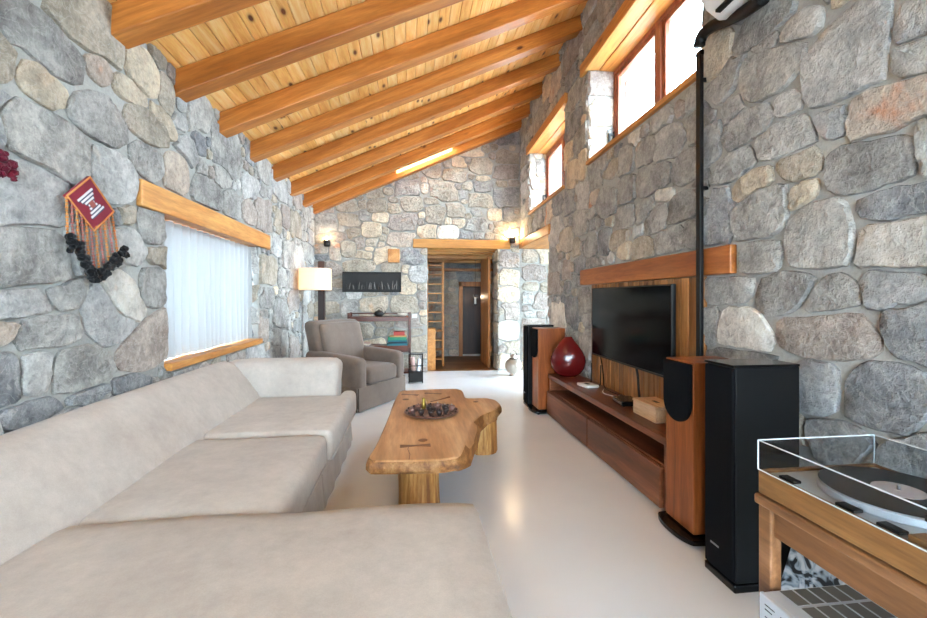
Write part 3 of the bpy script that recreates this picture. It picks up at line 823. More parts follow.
def right_window(name, W, splits, label, handle=None):
    y0, y1, z0, z1 = W; d0, d1 = 0.27, 0.33
    ob = empty(name, (0, 0, 0)); tag(ob, label, kind='structure')
    f = 0.055
    def bar(nm, ya, yb, za, zb, e0=d0, e1=d1, mat='frame'):
        c = B()
        pts = [(rx(ya) + e0, ya, za), (rx(yb) + e0, yb, za), (rx(yb) + e1, yb, za), (rx(ya) + e1, ya, za)]
        c.prism(pts, Vector((0, 0, zb - za)), 0.004 if mat == 'frame' else 0, 1)
        return c.done(nm, mat, ob)
    bar('frame_bar', y0, y1, z0 + 0.03, z0 + 0.03 + f); bar('frame_bar', y0, y1, z1 - f, z1)
    bar('frame_bar', y0, y0 + f, z0 + 0.03 + f, z1 - f); bar('frame_bar', y1 - f, y1, z0 + 0.03 + f, z1 - f)
    for m in splits: bar('mullion', m - 0.045, m + 0.045, z0 + 0.03 + f, z1 - f, d0 - 0.01, d1)
    ys = [y0 + f] + [v for m in splits for v in (m - 0.045, m + 0.045)] + [y1 - f]
    for a, b in zip(ys[::2], ys[1::2]):
        g = 0.04
        s = bar('sash', a, a + g, z0 + 0.03 + f, z1 - f, d0 + 0.012, d1 - 0.005)
        bar('sash', b - g, b, z0 + 0.03 + f, z1 - f, d0 + 0.012, d1 - 0.005)
        bar('sash', a + g, b - g, z0 + 0.03 + f, z0 + 0.03 + f + g, d0 + 0.012, d1 - 0.005)
        bar('sash', a + g, b - g, z1 - f - g, z1 - f, d0 + 0.012, d1 - 0.005)
        bar('pane', a + g, b - g, z0 + 0.03 + f + g, z1 - f - g, d0 + 0.032, d0 + 0.038, 'glass')
    # sill board
    c = B(); c.prism([(rx(y0) - 0.03, y0 + 0.002, z0 - 0.012), (rx(y1) - 0.03, y1 - 0.002, z0 - 0.012), (rx(y1) + 0.30, y1 - 0.002, z0 - 0.012), (rx(y0) + 0.30, y0 + 0.002, z0 - 0.012)], Vector((0, 0, 0.04)), 0.004, 1)
    c.done('sill', 'lintel', ob)
    if handle:
        yy, zz = handle
        B().box((rx(yy) + d0 - 0.012, yy - 0.014, zz - 0.05), (rx(yy) + d0, yy + 0.014, zz + 0.05), 0.003).box((rx(yy) + d0 - 0.05, yy - 0.01, zz + 0.005), (rx(yy) + d0 - 0.01, yy + 0.01, zz + 0.03), 0.004).box((rx(yy) + d0 - 0.06, yy - 0.011, zz - 0.09), (rx(yy) + d0 - 0.042, yy + 0.011, zz + 0.03), 0.004).done('handle', 'black', ob)
    return ob
right_window('window_2', RWIN, [3.39], 'large high timber framed window near the air conditioner', (4.222, 2.92))
right_window('window_3', RWIN2, [5.82], 'smaller high timber framed window near the far corner', (6.632, 2.86))
# skylight
xm = sum(SKY_X) / 2
sk = B().box((-0.46 * LS - 0.04, SKY_Y[0] - 0.04, 0.115), (0.46 * LS + 0.04, SKY_Y[1] + 0.04, 0.125)).done('window_4', 'glass')
sk.location = (xm + 0.01, 0, roof(xm + 0.01) + 0.02); sk.rotation_euler = (0, -AL, 0)
tag(sk, 'bright roof skylight between the last two beams', kind='structure')
# rear terrace glazing behind the camera
w5 = tag(empty('window_5', (0, 0, 0)), 'glazed terrace doors facing the sofa end', kind='structure')
for k in range(3):
    x0 = REAR[0] + k * 0.934; x1 = x0 + 0.93
    B().box((x0, YR - 0.2, 0), (x0 + 0.05, YR - 0.15, 2.45)).box((x1 - 0.05, YR - 0.2, 0), (x1, YR - 0.15, 2.45)).box((x0, YR - 0.2, 0), (x1, YR - 0.15, 0.08)).box((x0, YR - 0.2, 2.39), (x1, YR - 0.15, 2.45)).done('sash', 'frame', w5)
    B().box((x0 + 0.05, YR - 0.178, 0.08), (x1 - 0.05, YR - 0.172, 2.39)).done('pane', 'glass', w5)

tag(B().box((-2.2, YR - 2.6, 2.62), (2.6, YR - 0.41, 2.74)).done('ceiling_sun_block', 'whiteplastic'), 'added white sun blocking roof, unseen, outside the glazed doors', kind='structure')  # added roof, never in view, keeps sun off the rear opening
# added unseen roof slab and end walls that cut daylight at the side opening
tag(B().box((2.45, 4.0, 2.3), (5.4, 8.6, 2.42)).done('ceiling_daylight_block', 'mortar'), 'added unseen slab that cuts daylight at the side opening', kind='structure')
tag(B().box((2.45, 8.5, -0.14), (5.4, 8.7, 2.3)).box((2.45, 3.9, -0.14), (5.4, 4.1, 2.3)).done('wall_daylight_block', 'mortar'), 'added unseen end walls that cut daylight at the side opening', kind='structure')
# hall beyond the doorway
tag(B().box((-0.7, YB + 0.085, -0.12), (2.7, 9.6, 0.0)).done('floor_hall', 'hallfloor'), 'brown wooden floor of the hall', kind='structure')
fh = lambda s, t, n: (s, 9.2 - n, t)
HD = (1.12, 1.56, 0.03, 1.50)
wh = wall_mesh('wall_hall', (-0.7, 2.7, -0.05, 2.6), [HD], fh, 0.3, label='dim stone wall at the end of the hall')
g = np.random.default_rng(21)
o = layout((0.1, 1.9, 0.0, 2.3), [(HD[0] - 0.09, HD[1] + 0.09, -0.1, HD[3] + 0.1)], lambda s: s * 0 + 2.3, [], g, sizes_mid)
lay_stones(wh, fh, o, g, PAL_B, 200)
tag(B().box((-0.75, YB + 0.5, 0), (-0.65, 9.6, 2.6)).box((2.65, YB + 0.5, 0), (2.75, 9.6, 2.6)).box((-0.7, 9.5, 0), (2.7, 9.6, 2.6)).done('wall_hall_side', 'mortar'), 'side walls of the hall', kind='structure')
tag(B().box((-0.75, YB + 0.5, 2.12), (2.75, 9.6, 2.2)).done('ceiling_hall', 'hallwood'), 'wooden ceiling of the hall', kind='structure')
lint('trim_13', (-0.6, 8.0, 1.98), (2.6, 8.12, 2.12), 'lintel_x', 'nearer pale beam under the hall ceiling')
lint('trim_14', (-0.6, 8.6, 1.96), (2.6, 8.72, 2.12), 'lintel_x', 'farther pale beam under the hall ceiling')
lint('trim_12', (0.2, 9.05, 1.82), (1.9, 9.17, 1.88), 'hallwood', 'thin timber rail high on the hall end wall')
d2 = tag(empty('door_2', (1.34, 9.2, 0)), 'narrow timber door frame at the hall end', kind='structure')
for lo, hi in (((-0.30, -0.06, 0), (-0.22, 0.1, 1.58)), ((0.22, -0.06, 0), (0.30, 0.1, 1.58)), ((-0.30, -0.06, 1.50), (0.30, 0.1, 1.60))):
    B().box(lo, hi, 0.005).done('frame_post', 'hallwood', d2)
B().box((-0.22, 0.06, 0.02), (0.22, 0.1, 1.5), 0.004).done('dark_fill', 'darkwood', d2)  # dark sheet standing in for the unlit space beyond the frame
d1 = tag(empty('door_1', (1.40, YB + 0.28, 0)), 'open plank door leaf standing against the hall doorway jamb', kind='structure')
for k in range(6):
    B().box((-0.02, k * 0.135, 0.01), (0.02, k * 0.135 + 0.131, 1.98), 0.004, 1).done('plank', 'hallwood', d1)
B().box((0.02, 0.02, 0.3), (0.045, 0.79, 0.4)).box((0.02, 0.02, 1.5), (0.045, 0.79, 1.6)).done('ledge', 'hallwood', d1)
# ------------------------------------------------------------------ curtain
def curtain():
    bm = bmesh.new(); N, Z = 220, 10; g = random.Random(5)
    ph = [g.uniform(0, 6.28) for _ in range(6)]
    grid = []
    for i in range(N + 1):
        y = 2.985 + (4.685 - 2.985) * i / N; row = []
        for j in range(Z + 1):
            t = j / Z; z = 0.838 + (1.779 - 0.838) * t
            a = 0.014 + 0.012 * (1 - t)
            xx = -1.645 + a * math.sin(y * 2 * PI / 0.105 + ph[0] + 0.7 * math.sin(y * 7 + ph[1])) + 0.012 * (1 - t) * math.sin(y * 11 + ph[2] + t * 1.5)
            row.append(bm.verts.new((xx, y, z)))
        grid.append(row)
    for i in range(N):
        for j in range(Z): bm.faces.new((grid[i][j], grid[i + 1][j], grid[i + 1][j + 1], grid[i][j + 1]))
    me = bpy.data.meshes.new('curtain'); bm.to_mesh(me); bm.free()
    root = empty('curtain', (-1.67, 3.83, 0.84), 0, 'white sheer pleated curtain hanging in the left window', 'curtain')
    c = link('sheer_panel', me, 'sheer', root, smooth=True); c.matrix_parent_inverse = Matrix.Translation((1.67, -3.83, -0.84))
    r = B().cyl((-1.67, 2.975, 1.775), (-1.67, 4.695, 1.775), 0.008).done('rail', 'whiteplastic', root); r.matrix_parent_inverse = c.matrix_parent_inverse
curtain()

def thing(name, loc, label, cat, rz=0.0, group=None): return empty(name, loc, rz, label, cat, group)

# ------------------------------------------------------------------ sofa (built in world space under an origin empty)
S = thing('corner_sofa', (0, 0, 0), 'large beige suede corner sofa with chaise under the window', 'sofa')
def sofa():
    # back: extruded leaning profile
    prof = [(-1.505, 0.06), (-1.12, 0.06), (-1.16, 0.44), (-1.20, 0.52), (-1.27, 0.62), (-1.345, 0.715), (-1.385, 0.748), (-1.43, 0.762), (-1.465, 0.758), (-1.492, 0.735), (-1.505, 0.69)]
    n = 34; ys = [0.05 + (3.66 - 0.05) * k / n for k in range(n + 1)]
    bm = bmesh.new(); rows = []
    for y in ys:
        e = max(0.0, (y - 3.52) / 0.14); sq = 1 - 0.06 * e * e
        rows.append([bm.verts.new((px + 0.004 * math.sin(y * 5 + pz * 9), y, pz * (sq if pz > 0.5 else 1) + 0.003 * math.sin(y * 3.1))) for px, pz in prof])
    K = len(prof)
    for a, b in zip(rows, rows[1:]):
        for k in range(K): bm.faces.new((a[k], b[k], b[(k + 1) % K], a[(k + 1) % K]))
    bm.faces.new(rows[0]); bm.faces.new(rows[-1][::-1])
    bmesh.ops.recalc_face_normals(bm, faces=bm.faces[:])
    me = bpy.data.meshes.new('backrest'); bm.to_mesh(me); bm.free()
    link('backrest', me, 'sofa', S, ang=50)
    # arm at the far end, with a rolled front
    def roll(p):
        if p.z > 0.55: p.x += 0.10 * (p.z - 0.55) * (1 if p.x > -0.8 else 0)
        return p
    cushion('arm', (-1.50, 3.58, 0.05), (-0.585, 3.86, 0.735), 0.07, 0.012, 'sofa', S, 12, fn=roll)
    # seat cushions
    def sag(p):
        p.z += 0.004 * math.sin(p.x * 9 + p.y * 5); return p
    cushion('seat_cushion', (-1.22, 1.65, 0.27), (-0.475, 2.598, 0.455), 0.045, 0.02, 'sofa', S, 14, fn=sag)
    b = B()
    out = [(-1.20, 2.61), (-0.455, 2.61), (-0.45, 3.75), (-0.57, 3.76), (-0.575, 3.575), (-1.20, 3.575)]
    b.prism([(a, c, 0.27) for a, c in out], Vector((0, 0, 0.20)), 0.045, 4)
    for f in b.bm.faces: f.smooth = True
    b.done('seat_cushion', 'sofa', S, ang=60)
    cushion('chaise_cushion', (-1.22, 0.15, 0.27), (0.255, 1.655, 0.474), 0.035, 0.018, 'sofa', S, 16, fn=sag)
    # plinth under the cushions and the pleated skirt panels
    B().box((-1.50, 1.60, 0.06), (-0.53, 3.84, 0.27)).box((-1.50, 0.17, 0.06), (0.19, 1.60, 0.27)).done('base', 'sofa', S)
    def skirt(p0, p1, ph):
        p0, p1 = Vector(p0), Vector(p1); d = (p1 - p0); L = d.length; d.normalize(); nrm = Vector((d.y, -d.x, 0))
        bm = bmesh.new(); nn = max(8, int(L / 0.03)); rows = []
        for i in range(nn + 1):
            s_ = L * i / nn
            edge = min(s_, L - s_)
            wv = 0.006 * math.sin(s_ * 23 + ph) * (1 if edge > 0.03 else 0.2)
            top = p0 + d * s_; rows.append([bm.verts.new(top + nrm * (0.012 + 0.0) + Vector((0, 0, 0.285))),
                         bm.verts.new(top + nrm * (0.022 + wv * 0.5) + Vector((0, 0, 0.15))), bm.verts.new(top + nrm * (0.034 + wv) + Vector((0, 0, 0.012))),
                         bm.verts.new(top + nrm * (0.024 + wv) + Vector((0, 0, 0.012))), bm.verts.new(top + Vector((0, 0, 0.28)))])
        for a, b_ in zip(rows, rows[1:]):
            for k in range(5): bm.faces.new((a[k], b_[k], b_[(k + 1) % 5], a[(k + 1) % 5]))
        bm.faces.new(rows[0]); bm.faces.new(rows[-1][::-1])
        bmesh.ops.recalc_face_normals(bm, faces=bm.faces[:])
        me = bpy.data.meshes.new('skirt_panel'); bm.to_mesh(me); bm.free(); link('skirt_panel', me, 'sofa', S, ang=40)
    skirt((-0.53, 1.66, 0), (-0.53, 2.60, 0), 0); skirt((-0.53, 2.612, 0), (-0.53, 3.84, 0), 2)
    skirt((0.19, 0.18, 0), (0.19, 1.59, 0), 1); skirt((0.19, 1.60, 0), (-0.50, 1.60, 0), 3)
    # piping along the chaise and cushion fronts
    for pts in ([(-0.482, 1.68, 0.285), (-0.482, 2.57, 0.285)], [(-0.462, 2.65, 0.285), (-0.457, 3.72, 0.285)], [(0.226, 0.22, 0.285), (0.226, 1.57, 0.285)]):
        B().tube(pts, 0.005).done('piping', 'sofa', S, smooth=True)
sofa()

# ------------------------------------------------------------------ armchair, local frame: +x is its front
A = thing('armchair', (-0.32, 5.12, 0), 'taupe upholstered armchair with rounded arms beside the lamp', 'armchair', math.radians(-34))
cushion('seat_cushion', (-0.62, -0.27, 0.27), (0.03, 0.27, 0.45), 0.05, 0.025, 'armchair', A, 10)
def lean(p): p.x -= 0.26 * max(0, p.z - 0.35); return p
cushion('backrest', (-0.72, -0.40, 0.20), (-0.52, 0.40, 0.97), 0.06, 0.01, 'armchair', A, 12, fn=lean)
cushion('back_cushion', (-0.57, -0.34, 0.42), (-0.46, 0.34, 0.945), 0.045, 0.01, 'armchair', A, 10, fn=lean)
for s_ in (-1, 1):
    c0 = 0.27 if s_ > 0 else -0.45
    cushion('arm', (-0.80, c0, 0.03), (0.02, c0 + 0.18, 0.585), 0.07, 0.006, 'armchair', A, 12, fn=lambda p: Vector((p.x, p.y, p.z + (0.07 * (-p.x) if p.z > 0.4 else 0))))
B().box((-0.78, -0.44, 0.04), (0.005, 0.44, 0.28), 0.02).done('base', 'armchair', A)
for lo, hi in (((0.004, -0.44, 0.012), (0.022, 0.44, 0.27)), ((-0.78, -0.462, 0.012), (0.01, -0.444, 0.27)), ((-0.78, 0.444, 0.012), (0.01, 0.462, 0.27))):
    B().box(lo, hi, 0.006).done('skirt_panel', 'armchair', A)
B().tube([(0.018, -0.25, 0.275), (0.03, 0.0, 0.272), (0.018, 0.25, 0.275)], 0.005).done('piping', 'armchair', A)

# ------------------------------------------------------------------ slab coffee table
T = thing('coffee_table', (0, 0, 0), 'live edge slab coffee table on two log legs', 'coffee table')
def slab():
    P = [(-0.225, 2.235), (-0.02, 2.215), (0.169, 2.205), (0.255, 2.235), (0.325, 2.492), (0.409, 2.85), (0.513, 3.05), (0.644, 3.17), (0.705, 3.30), (0.695, 3.45), (0.63, 3.525), (0.53, 3.53), (0.455, 3.54), (0.472, 3.829), (0.428, 3.925), (0.15, 3.92), (-0.089, 3.899), (-0.116, 3.647), (-0.135, 3.30), (-0.155, 2.967), (-0.187, 2.504)]
    P = np.array(P); q = P
    for _ in range(2):
        a = np.roll(q, -1, 0); q = np.stack([q * 0.86 + a * 0.14, q * 0.14 + a * 0.86], 1).reshape(-1, 2)
    c = q.mean(0); rng = np.random.default_rng(3); K = len(q)
    nr = np.roll(q, -1, 0) - np.roll(q, 1, 0); nr = np.stack([nr[:, 1], -nr[:, 0]], 1); nr /= np.linalg.norm(nr, axis=1, keepdims=True)
    bm = bmesh.new(); rings = []
    wob = 0.012 * np.sin(np.linspace(0, 40, K)) + rng.uniform(-0.004, 0.004, K)
    bark = np.where((nr[:, 0] > 0.25) & (q[:, 1] < 3.15) & (q[:, 1] > 2.25), 1.0, 0.0); bark = (bark + np.roll(bark, 1) + np.roll(bark, -1)) / 3
    for z, off in ((0.345, -0.015), (0.35, 0.0), (0.365, 0.008), (0.392, 0.007), (0.413, 0.0), (0.42, -0.008)):
        rings.append([bm.verts.new((q[k, 0] + nr[k, 0] * (off + (wob[k] * (0.3 + bark[k]) if 0.35 < z < 0.41 else 0) + bark[k] * (0.42 - z) * 0.75), q[k, 1] + nr[k, 1] * (off + (wob[k] * (0.3 + bark[k]) if 0.35 < z < 0.41 else 0) + bark[k] * (0.42 - z) * 0.75), z)) for k in range(K)])
    for a, b in zip(rings, rings[1:]):
        for k in range(K): bm.faces.new((a[k], a[(k + 1) % K], b[(k + 1) % K], b[k]))
    bm.faces.new(rings[0][::-1]); bm.faces.new(rings[-1])
    bmesh.ops.triangulate(bm, faces=[f for f in bm.faces if len(f.verts) > 4])
    bmesh.ops.recalc_face_normals(bm, faces=bm.faces[:])
    me = bpy.data.meshes.new('tabletop'); bm.to_mesh(me); bm.free()
    me.materials.append(M['slab']); me.materials.append(M['slabedge'])
    for p in me.polygons: p.material_index = 0 if p.normal.z > 0.75 else 1
    t = link('tabletop', me, None, T, ang=35)
    # butterfly keys and knots let into the top
    def key(x, y, L, wd, rz):
        pts = [(-L, -wd), (0, -wd * 0.45), (L, -wd), (L, wd), (0, wd * 0.45), (-L, wd)]
        R = Matrix.Rotation(rz, 3, 'Z')
        pts = [R @ Vector((a, b, 0)) + Vector((x, y, 0.4185)) for a, b in pts]
        B().prism(pts, Vector((0, 0, 0.003))).done('butterfly_key', 'keywood', t)
    key(0.03, 2.43, 0.085, 0.024, 0.0); key(-0.0, 3.72, 0.075, 0.02, -0.35); key(0.2, 3.74, 0.075, 0.02, -0.35)
    for x, y, r in ((0.075, 2.52, 0.028), (-0.035, 3.55, 0.026), (0.52, 3.40, 0.02)):
        B().cyl((x, y, 0.4185), (x, y, 0.4212), r, n=14).done('knot', 'keywood', t)
    B().tube([(-0.005, 2.228, 0.4195), (0.0, 2.3, 0.4195), (-0.012, 2.38, 0.4195), (-0.006, 2.44, 0.4195)], 0.0025, 5).done('crack', 'keywood', t)
    def log(x, y, r, h, seed):
        g = random.Random(seed); bm = bmesh.new(); n = 40; rows = []
        ph = [g.uniform(0, 6.28) for _ in range(5)]
        for j in range(7):
            z = h * j / 6; row = []
            for k in range(n):
                a = 2 * PI * k / n
                rr = r * (1 + 0.05 * math.sin(2 * a + ph[0]) + 0.03 * math.sin(5 * a + ph[1]) + 0.02 * math.sin(17 * a + ph[2]) + 0.02 * math.sin(z * 12 + ph[3] + a))
                rr *= 1.04 - 0.05 * math.sin(PI * j / 6)
                row.append(bm.verts.new((x + rr * math.cos(a), y + rr * math.sin(a), z)))
            rows.append(row)
        for a, b in zip(rows, rows[1:]):
            for k in range(n): bm.faces.new((a[k], a[(k + 1) % n], b[(k + 1) % n], b[k]))
        bm.faces.new(rows[0][::-1]); bm.faces.new(rows[-1])
        bmesh.ops.recalc_face_normals(bm, faces=bm.faces[:])
        me = bpy.data.meshes.new('log_leg'); bm.to_mesh(me); bm.free(); link('log_leg', me, 'log', T, ang=40)
    log(0.055, 2.52, 0.112, 0.35, 1); log(0.60, 3.48, 0.11, 0.35, 2); log(0.1, 3.66, 0.11, 0.35, 3)
slab()

# ------------------------------------------------------------------ tray with small cups
TX, TY, TZ = 0.155, 3.10, 0.42
tr = thing('serving_tray', (TX, TY, TZ + 0.0005), 'round dark copper tray on the coffee table', 'tray')
B().lathe((0, 0, 0), [(0.0, 0.0), (0.155, 0.0), (0.185, 0.012), (0.195, 0.022), (0.197, 0.019), (0.188, 0.008), (0.16, -0.0)][:5] + [(0.19, 0.026), (0.178, 0.016), (0.15, 0.006), (0.0, 0.006)], 32).done('dish', 'copper', tr, smooth=True)
for k in range(16):
    a = 2 * PI * k / 16
    B().sphere((0.178 * math.cos(a), 0.178 * math.sin(a), 0.024), 0.010, 1).done('rim_boss', 'copperdark', tr)
cups = [(-0.155, -0.02, 'outermost at the left rim', 'copper', .030), (-0.105, 0.085, 'at the back left beside the brass pourer', 'copper', .032), (-0.085, -0.075, 'at the front left rim', 'copperdark', .028), (-0.02, 0.06, 'just right of the brass pourer', 'copperdark', .026),
        (0.01, 0.0, 'in the middle of the tray', 'copperdark', .028), (0.055, 0.11, 'at the back under the stirring stick', 'copper', .034), (0.11, 0.05, 'on the right half behind the rim', 'copperdark', .03), (0.165, 0.04, 'outermost at the right rim', 'copper', .03),
        (-0.01, -0.11, 'at the front edge left of centre', 'copperdark', .026), (0.055, -0.10, 'at the front edge right of centre', 'copperdark', .028), (0.11, -0.06, 'at the front right rim', 'copperdark', .026)]
for x, y, where, mt, r in cups:
    r *= 0.8
    c = thing('cup', (TX + x * 0.9, TY + y * 0.9, TZ + 0.0075), 'small dark metal cup ' + where, 'cup', 0, 'little cups on the tray')
    B().lathe((0, 0, 0), [(r * 0.55, 0), (r * 0.62, 0.004), (r * 0.95, 0.022), (r, 0.036), (r * 0.93, 0.036), (r * 0.8, 0.02), (0.0, 0.008)], 14).done('bowl', mt, c, smooth=True)
    B().lathe((0, 0, 0.028), [(r * 0.9, 0), (0.5 * r, 0.010), (0.002, 0.013)], 12).done('lid', mt, c, smooth=True)
    B().sphere((0, 0, 0.044), 0.006, 1).done('knob', 'chrome' if x * y > 0.004 else mt, c)
p = thing('brass_pourer', (TX - 0.055, TY + 0.105, TZ + 0.007), 'small upright brass pourer at the back of the tray', 'pitcher')
B().lathe((0, 0, 0), [(0.014, 0), (0.018, 0.01), (0.016, 0.04), (0.010, 0.065), (0.014, 0.08), (0.010, 0.08), (0.0, 0.06)], 14).done('body', 'brass', p, smooth=True)
B().tube([(0.012, 0, 0.065), (0.03, 0, 0.06), (0.032, 0, 0.04), (0.016, 0, 0.02)], 0.003, 6).done('handle', 'brass', p, smooth=True)
p = thing('stirring_stick', (TX + 0.055, TY + 0.1, TZ + 0.045), 'slim wooden stick lying across the cups on the tray', 'stick')
B().tube([(-0.06, -0.03, 0.022), (0.0, 0.0, 0.026), (0.08, 0.045, 0.034)], [0.003, 0.004, 0.006], 7).done('shaft', 'keywood', p, smooth=True)
B().sphere((0.084, 0.047, 0.0345), 0.008, 1).done('tip', 'keywood', p)

# ------------------------------------------------------------------ media console on the right wall
XF = 1.455
Cn = thing('media_console', (0, 0, 0), 'long reddish walnut media console below the television', 'cabinet')
CY0, CY1 = 2.30, 4.42
XB = 1.765
B().box((XF, CY0, 0.40), (XB, CY1, 0.445), 0.004).done('top_board', 'walnut', Cn)
B().box((XF + 0.012, CY1 - 0.04, 0.262), (XB, CY1, 0.40), 0.003).done('end_panel', 'walnut', Cn)
B().box((XF + 0.012, CY0, 0.0), (XB, CY0 + 0.04, 0.40), 0.003).done('end_panel', 'walnut', Cn)
B().box((XF + 0.02, CY0 + 0.04, 0.245), (XB, CY1, 0.275), 0.003).done('shelf', 'walnut', Cn)
B().box((XB - 0.02, CY0 + 0.04, 0.275), (XB, CY1 - 0.04, 0.40)).done('back_panel', 'walnut', Cn)
B().box((XF + 0.05, CY0 + 0.04, 0.0), (XB, CY1 - 0.01, 0.245)).done('carcass', 'walnut', Cn)
ym = 3.38
for a, b in ((CY0 + 0.045, ym - 0.003), (ym + 0.003, CY1 + 0.012)):
    d = B().box((XF - 0.012, a, 0.022), (XF + 0.05, b, 0.262), 0.008, 3).done('drawer', 'walnut', Cn)
    B().box((XF + 0.0, a + 0.02, 0.2625), (XF + 0.05, b - 0.02, 0.268), 0.001).done('finger_rail', 'walnut', d)

# television, on a bracket
tvy0, tvy1, tvz0, tvz1 = 2.60, 3.905, 0.715, 1.342
ty = (tvy0 + tvy1) / 2; tz = (tvz0 + tvz1) / 2
TV = thing('television', (rx(ty) - 0.10, ty, tz), 'large flat black television mounted on the wooden panel', 'television', -RA)
hw, hh = (tvy1 - tvy0) / 2, (tvz1 - tvz0) / 2
B().box((0.004, -hw, -hh), (0.03, hw, hh), 0.004).done('casing', 'black', TV)
B().box((-0.001, -hw + 0.010, -hh + 0.016), (0.005, hw - 0.010, hh - 0.010)).done('screen', 'screen', TV)
B().box((-0.002, -hw, -hh), (0.005, hw, -hh + 0.014), 0.001).box((-0.002, -hw, hh - 0.009), (0.005, hw, hh), 0.001).box((-0.002, -hw, -hh), (0.005, -hw + 0.009, hh), 0.001).box((-0.002, hw - 0.009, -hh), (0.005, hw, hh), 0.001).done('bezel', 'darkmetal', TV)
B().box((0.03, -0.3, -0.22), (0.055, 0.3, 0.18), 0.01).done('rear_housing', 'black', TV)
B().box((0.055, -0.15, -0.12), (0.082, 0.15, 0.12)).done('wall_bracket', 'darkmetal', TV)

# wooden panel behind the television, plank by plank
pn = thing('wall_panel', (rx(3.4) , 3.4, 0), 'vertical brown plank panel set into the stone behind the television', 'panel', -RA)
y = -1.0; g = random.Random(8)
while y < 0.72:
    wd = g.choice((0.075, 0.085, 0.095))
    B().box((-0.014, y, 0.12), (0.012, y + wd - 0.008, 1.382), 0.004, 1).done('plank', 'tvpanel', pn)
    y += wd

# things on the console
v = thing('red_vase', (1.615, 4.26, 0.4455), 'flattened glossy dark red drop shaped vase on the console end', 'vase', math.radians(-18))
pr = [(0.075, 0.0), (0.125, 0.03), (0.165, 0.085), (0.178, 0.15), (0.172, 0.20), (0.145, 0.26), (0.10, 0.325), (0.062, 0.37), (0.045, 0.395), (0.036, 0.40), (0.034, 0.385), (0.03, 0.33)]
B().lathe((0, 0, 0), pr, 32, flat=0.5).done('body', 'redvase', v, smooth=True)
B().lathe((0, 0, 0.394), [(0.040, 0), (0.044, 0.006), (0.038, 0.010), (0.032, 0.004)], 24, flat=0.6).done('lip', 'redvase', v, smooth=True)
rt = thing('router', (1.60, 3.74, 0.4455), 'white flat router with two black antennas on the console', 'router', math.radians(10))
B().box((-0.06, -0.085, 0), (0.07, 0.085, 0.026), 0.010, 3).done('case', 'whiteplastic', rt, ang=40)
B().box((-0.02, -0.03, 0.026), (0.012, 0.03, 0.0275)).done('badge', 'black', rt)
for yy in (0.072, -0.07):
    B().cyl((0.078, yy, 0.012), (0.088, yy, 0.03), 0.006).cyl((0.088, yy, 0.03), (0.092, yy, 0.20), 0.0055, 0.0045).done('antenna', 'black', rt)
st = thing('set_top_box', (1.635, 3.09, 0.4455), 'small black set top box in front of the television cable', 'media box', math.radians(-4))
B().box((-0.075, -0.095, 0.004), (0.075, 0.095, 0.04), 0.006).done('case', 'blackgloss', st)
B().box((-0.077, -0.08, 0.012), (-0.0745, 0.08, 0.032)).done('front_strip', 'bead_brown', st)
for a in (-0.06, 0.06):
    for b_ in (-0.08, 0.08): B().cyl((a, b_, 0), (a, b_, 0.005), 0.008).done('foot', 'black', st)
wbx = thing('wooden_box', (1.645, 2.72, 0.4455), 'pale wooden lidded box next to the near wooden speaker', 'box')
B().box((-0.085, -0.14, 0), (0.085, 0.14, 0.085), 0.004).done('body', 'palewood', wbx)
lidb = B().box((-0.089, -0.144, 0.086), (0.089, 0.144, 0.104), 0.004).done('lid', 'palewood', wbx)
B().box((-0.012, -0.03, 0.104), (0.012, 0.03, 0.1055)).done('slot', 'black', lidb)
def cable(pts, r, label, mat='black'):
    # smooth the path
    P = [Vector(p) for p in pts]; out = []
    for i in range(len(P) - 1):
        p0, p1, p2, p3 = P[max(i - 1, 0)], P[i], P[i + 1], P[min(i + 2, len(P) - 1)]
        for k in range(6):
            t = k / 6; out.append(0.5 * ((2 * p1) + (p2 - p0) * t + (2 * p0 - 5 * p1 + 4 * p2 - p3) * t * t + (3 * p1 - p0 - 3 * p2 + p3) * t ** 3))
    out.append(P[-1])
    return tag(B().tube(out, r, 7).done('cable', mat, smooth=True), label, 'cable')
cable([(1.73, 3.12, 0.708), (1.735, 3.11, 0.65), (1.73, 3.09, 0.56), (1.735, 3.085, 0.48), (1.722, 3.08, 0.465)], 0.009, 'black cable dropping from the television to the set top box')
cable([(1.745, 3.78, 0.708), (1.748, 3.76, 0.64), (1.735, 3.70, 0.53), (1.715, 3.64, 0.458), (1.70, 3.50, 0.451), (1.72, 3.30, 0.451)], 0.005, 'thin black cable curving from the television to the router')
cable([(1.69, 3.60, 0.449), (1.62, 3.45, 0.449), (1.66, 3.30, 0.449), (1.70, 3.21, 0.452)], 0.0035, 'thin pale lead lying on the console top', 'whiteplastic')

# ------------------------------------------------------------------ loudspeakers (local: -x is the front)
def black_tower(loc, label, rz=0.0, h=0.965):
    t = thing('tower_speaker', loc, label, 'speaker', rz, 'slim black tower speakers')
    B().box((-0.012, -0.095, 0), (0.305, 0.095, 0.035), 0.006).done('plinth', 'blackgloss', t)
    B().box((0.0, -0.088, 0.036), (0.30, 0.088, h - 0.012), 0.003).done('cabinet', 'black', t)
    B().box((-0.016, -0.086, 0.045), (-0.0005, 0.086, h - 0.016), 0.005).done('grille', 'blackgrille', t)
    B().box((-0.016, -0.09, h - 0.0115), (0.302, 0.09, h), 0.003).done('top_plate', 'blackgloss', t)
    for k in range(6): B().box((-0.0185, 0.045 - k * 0.009 - 0.006, 0.145), (-0.0162, 0.045 - k * 0.009, 0.153)).done('badge_letter', 'chrome', t)
black_tower((1.37, 1.752, 0), 'tall slim black tower speaker beside the turntable stand')
black_tower((1.345, 4.88, 0), 'slim black tower speaker behind the far wooden speaker', 0, 0.94)
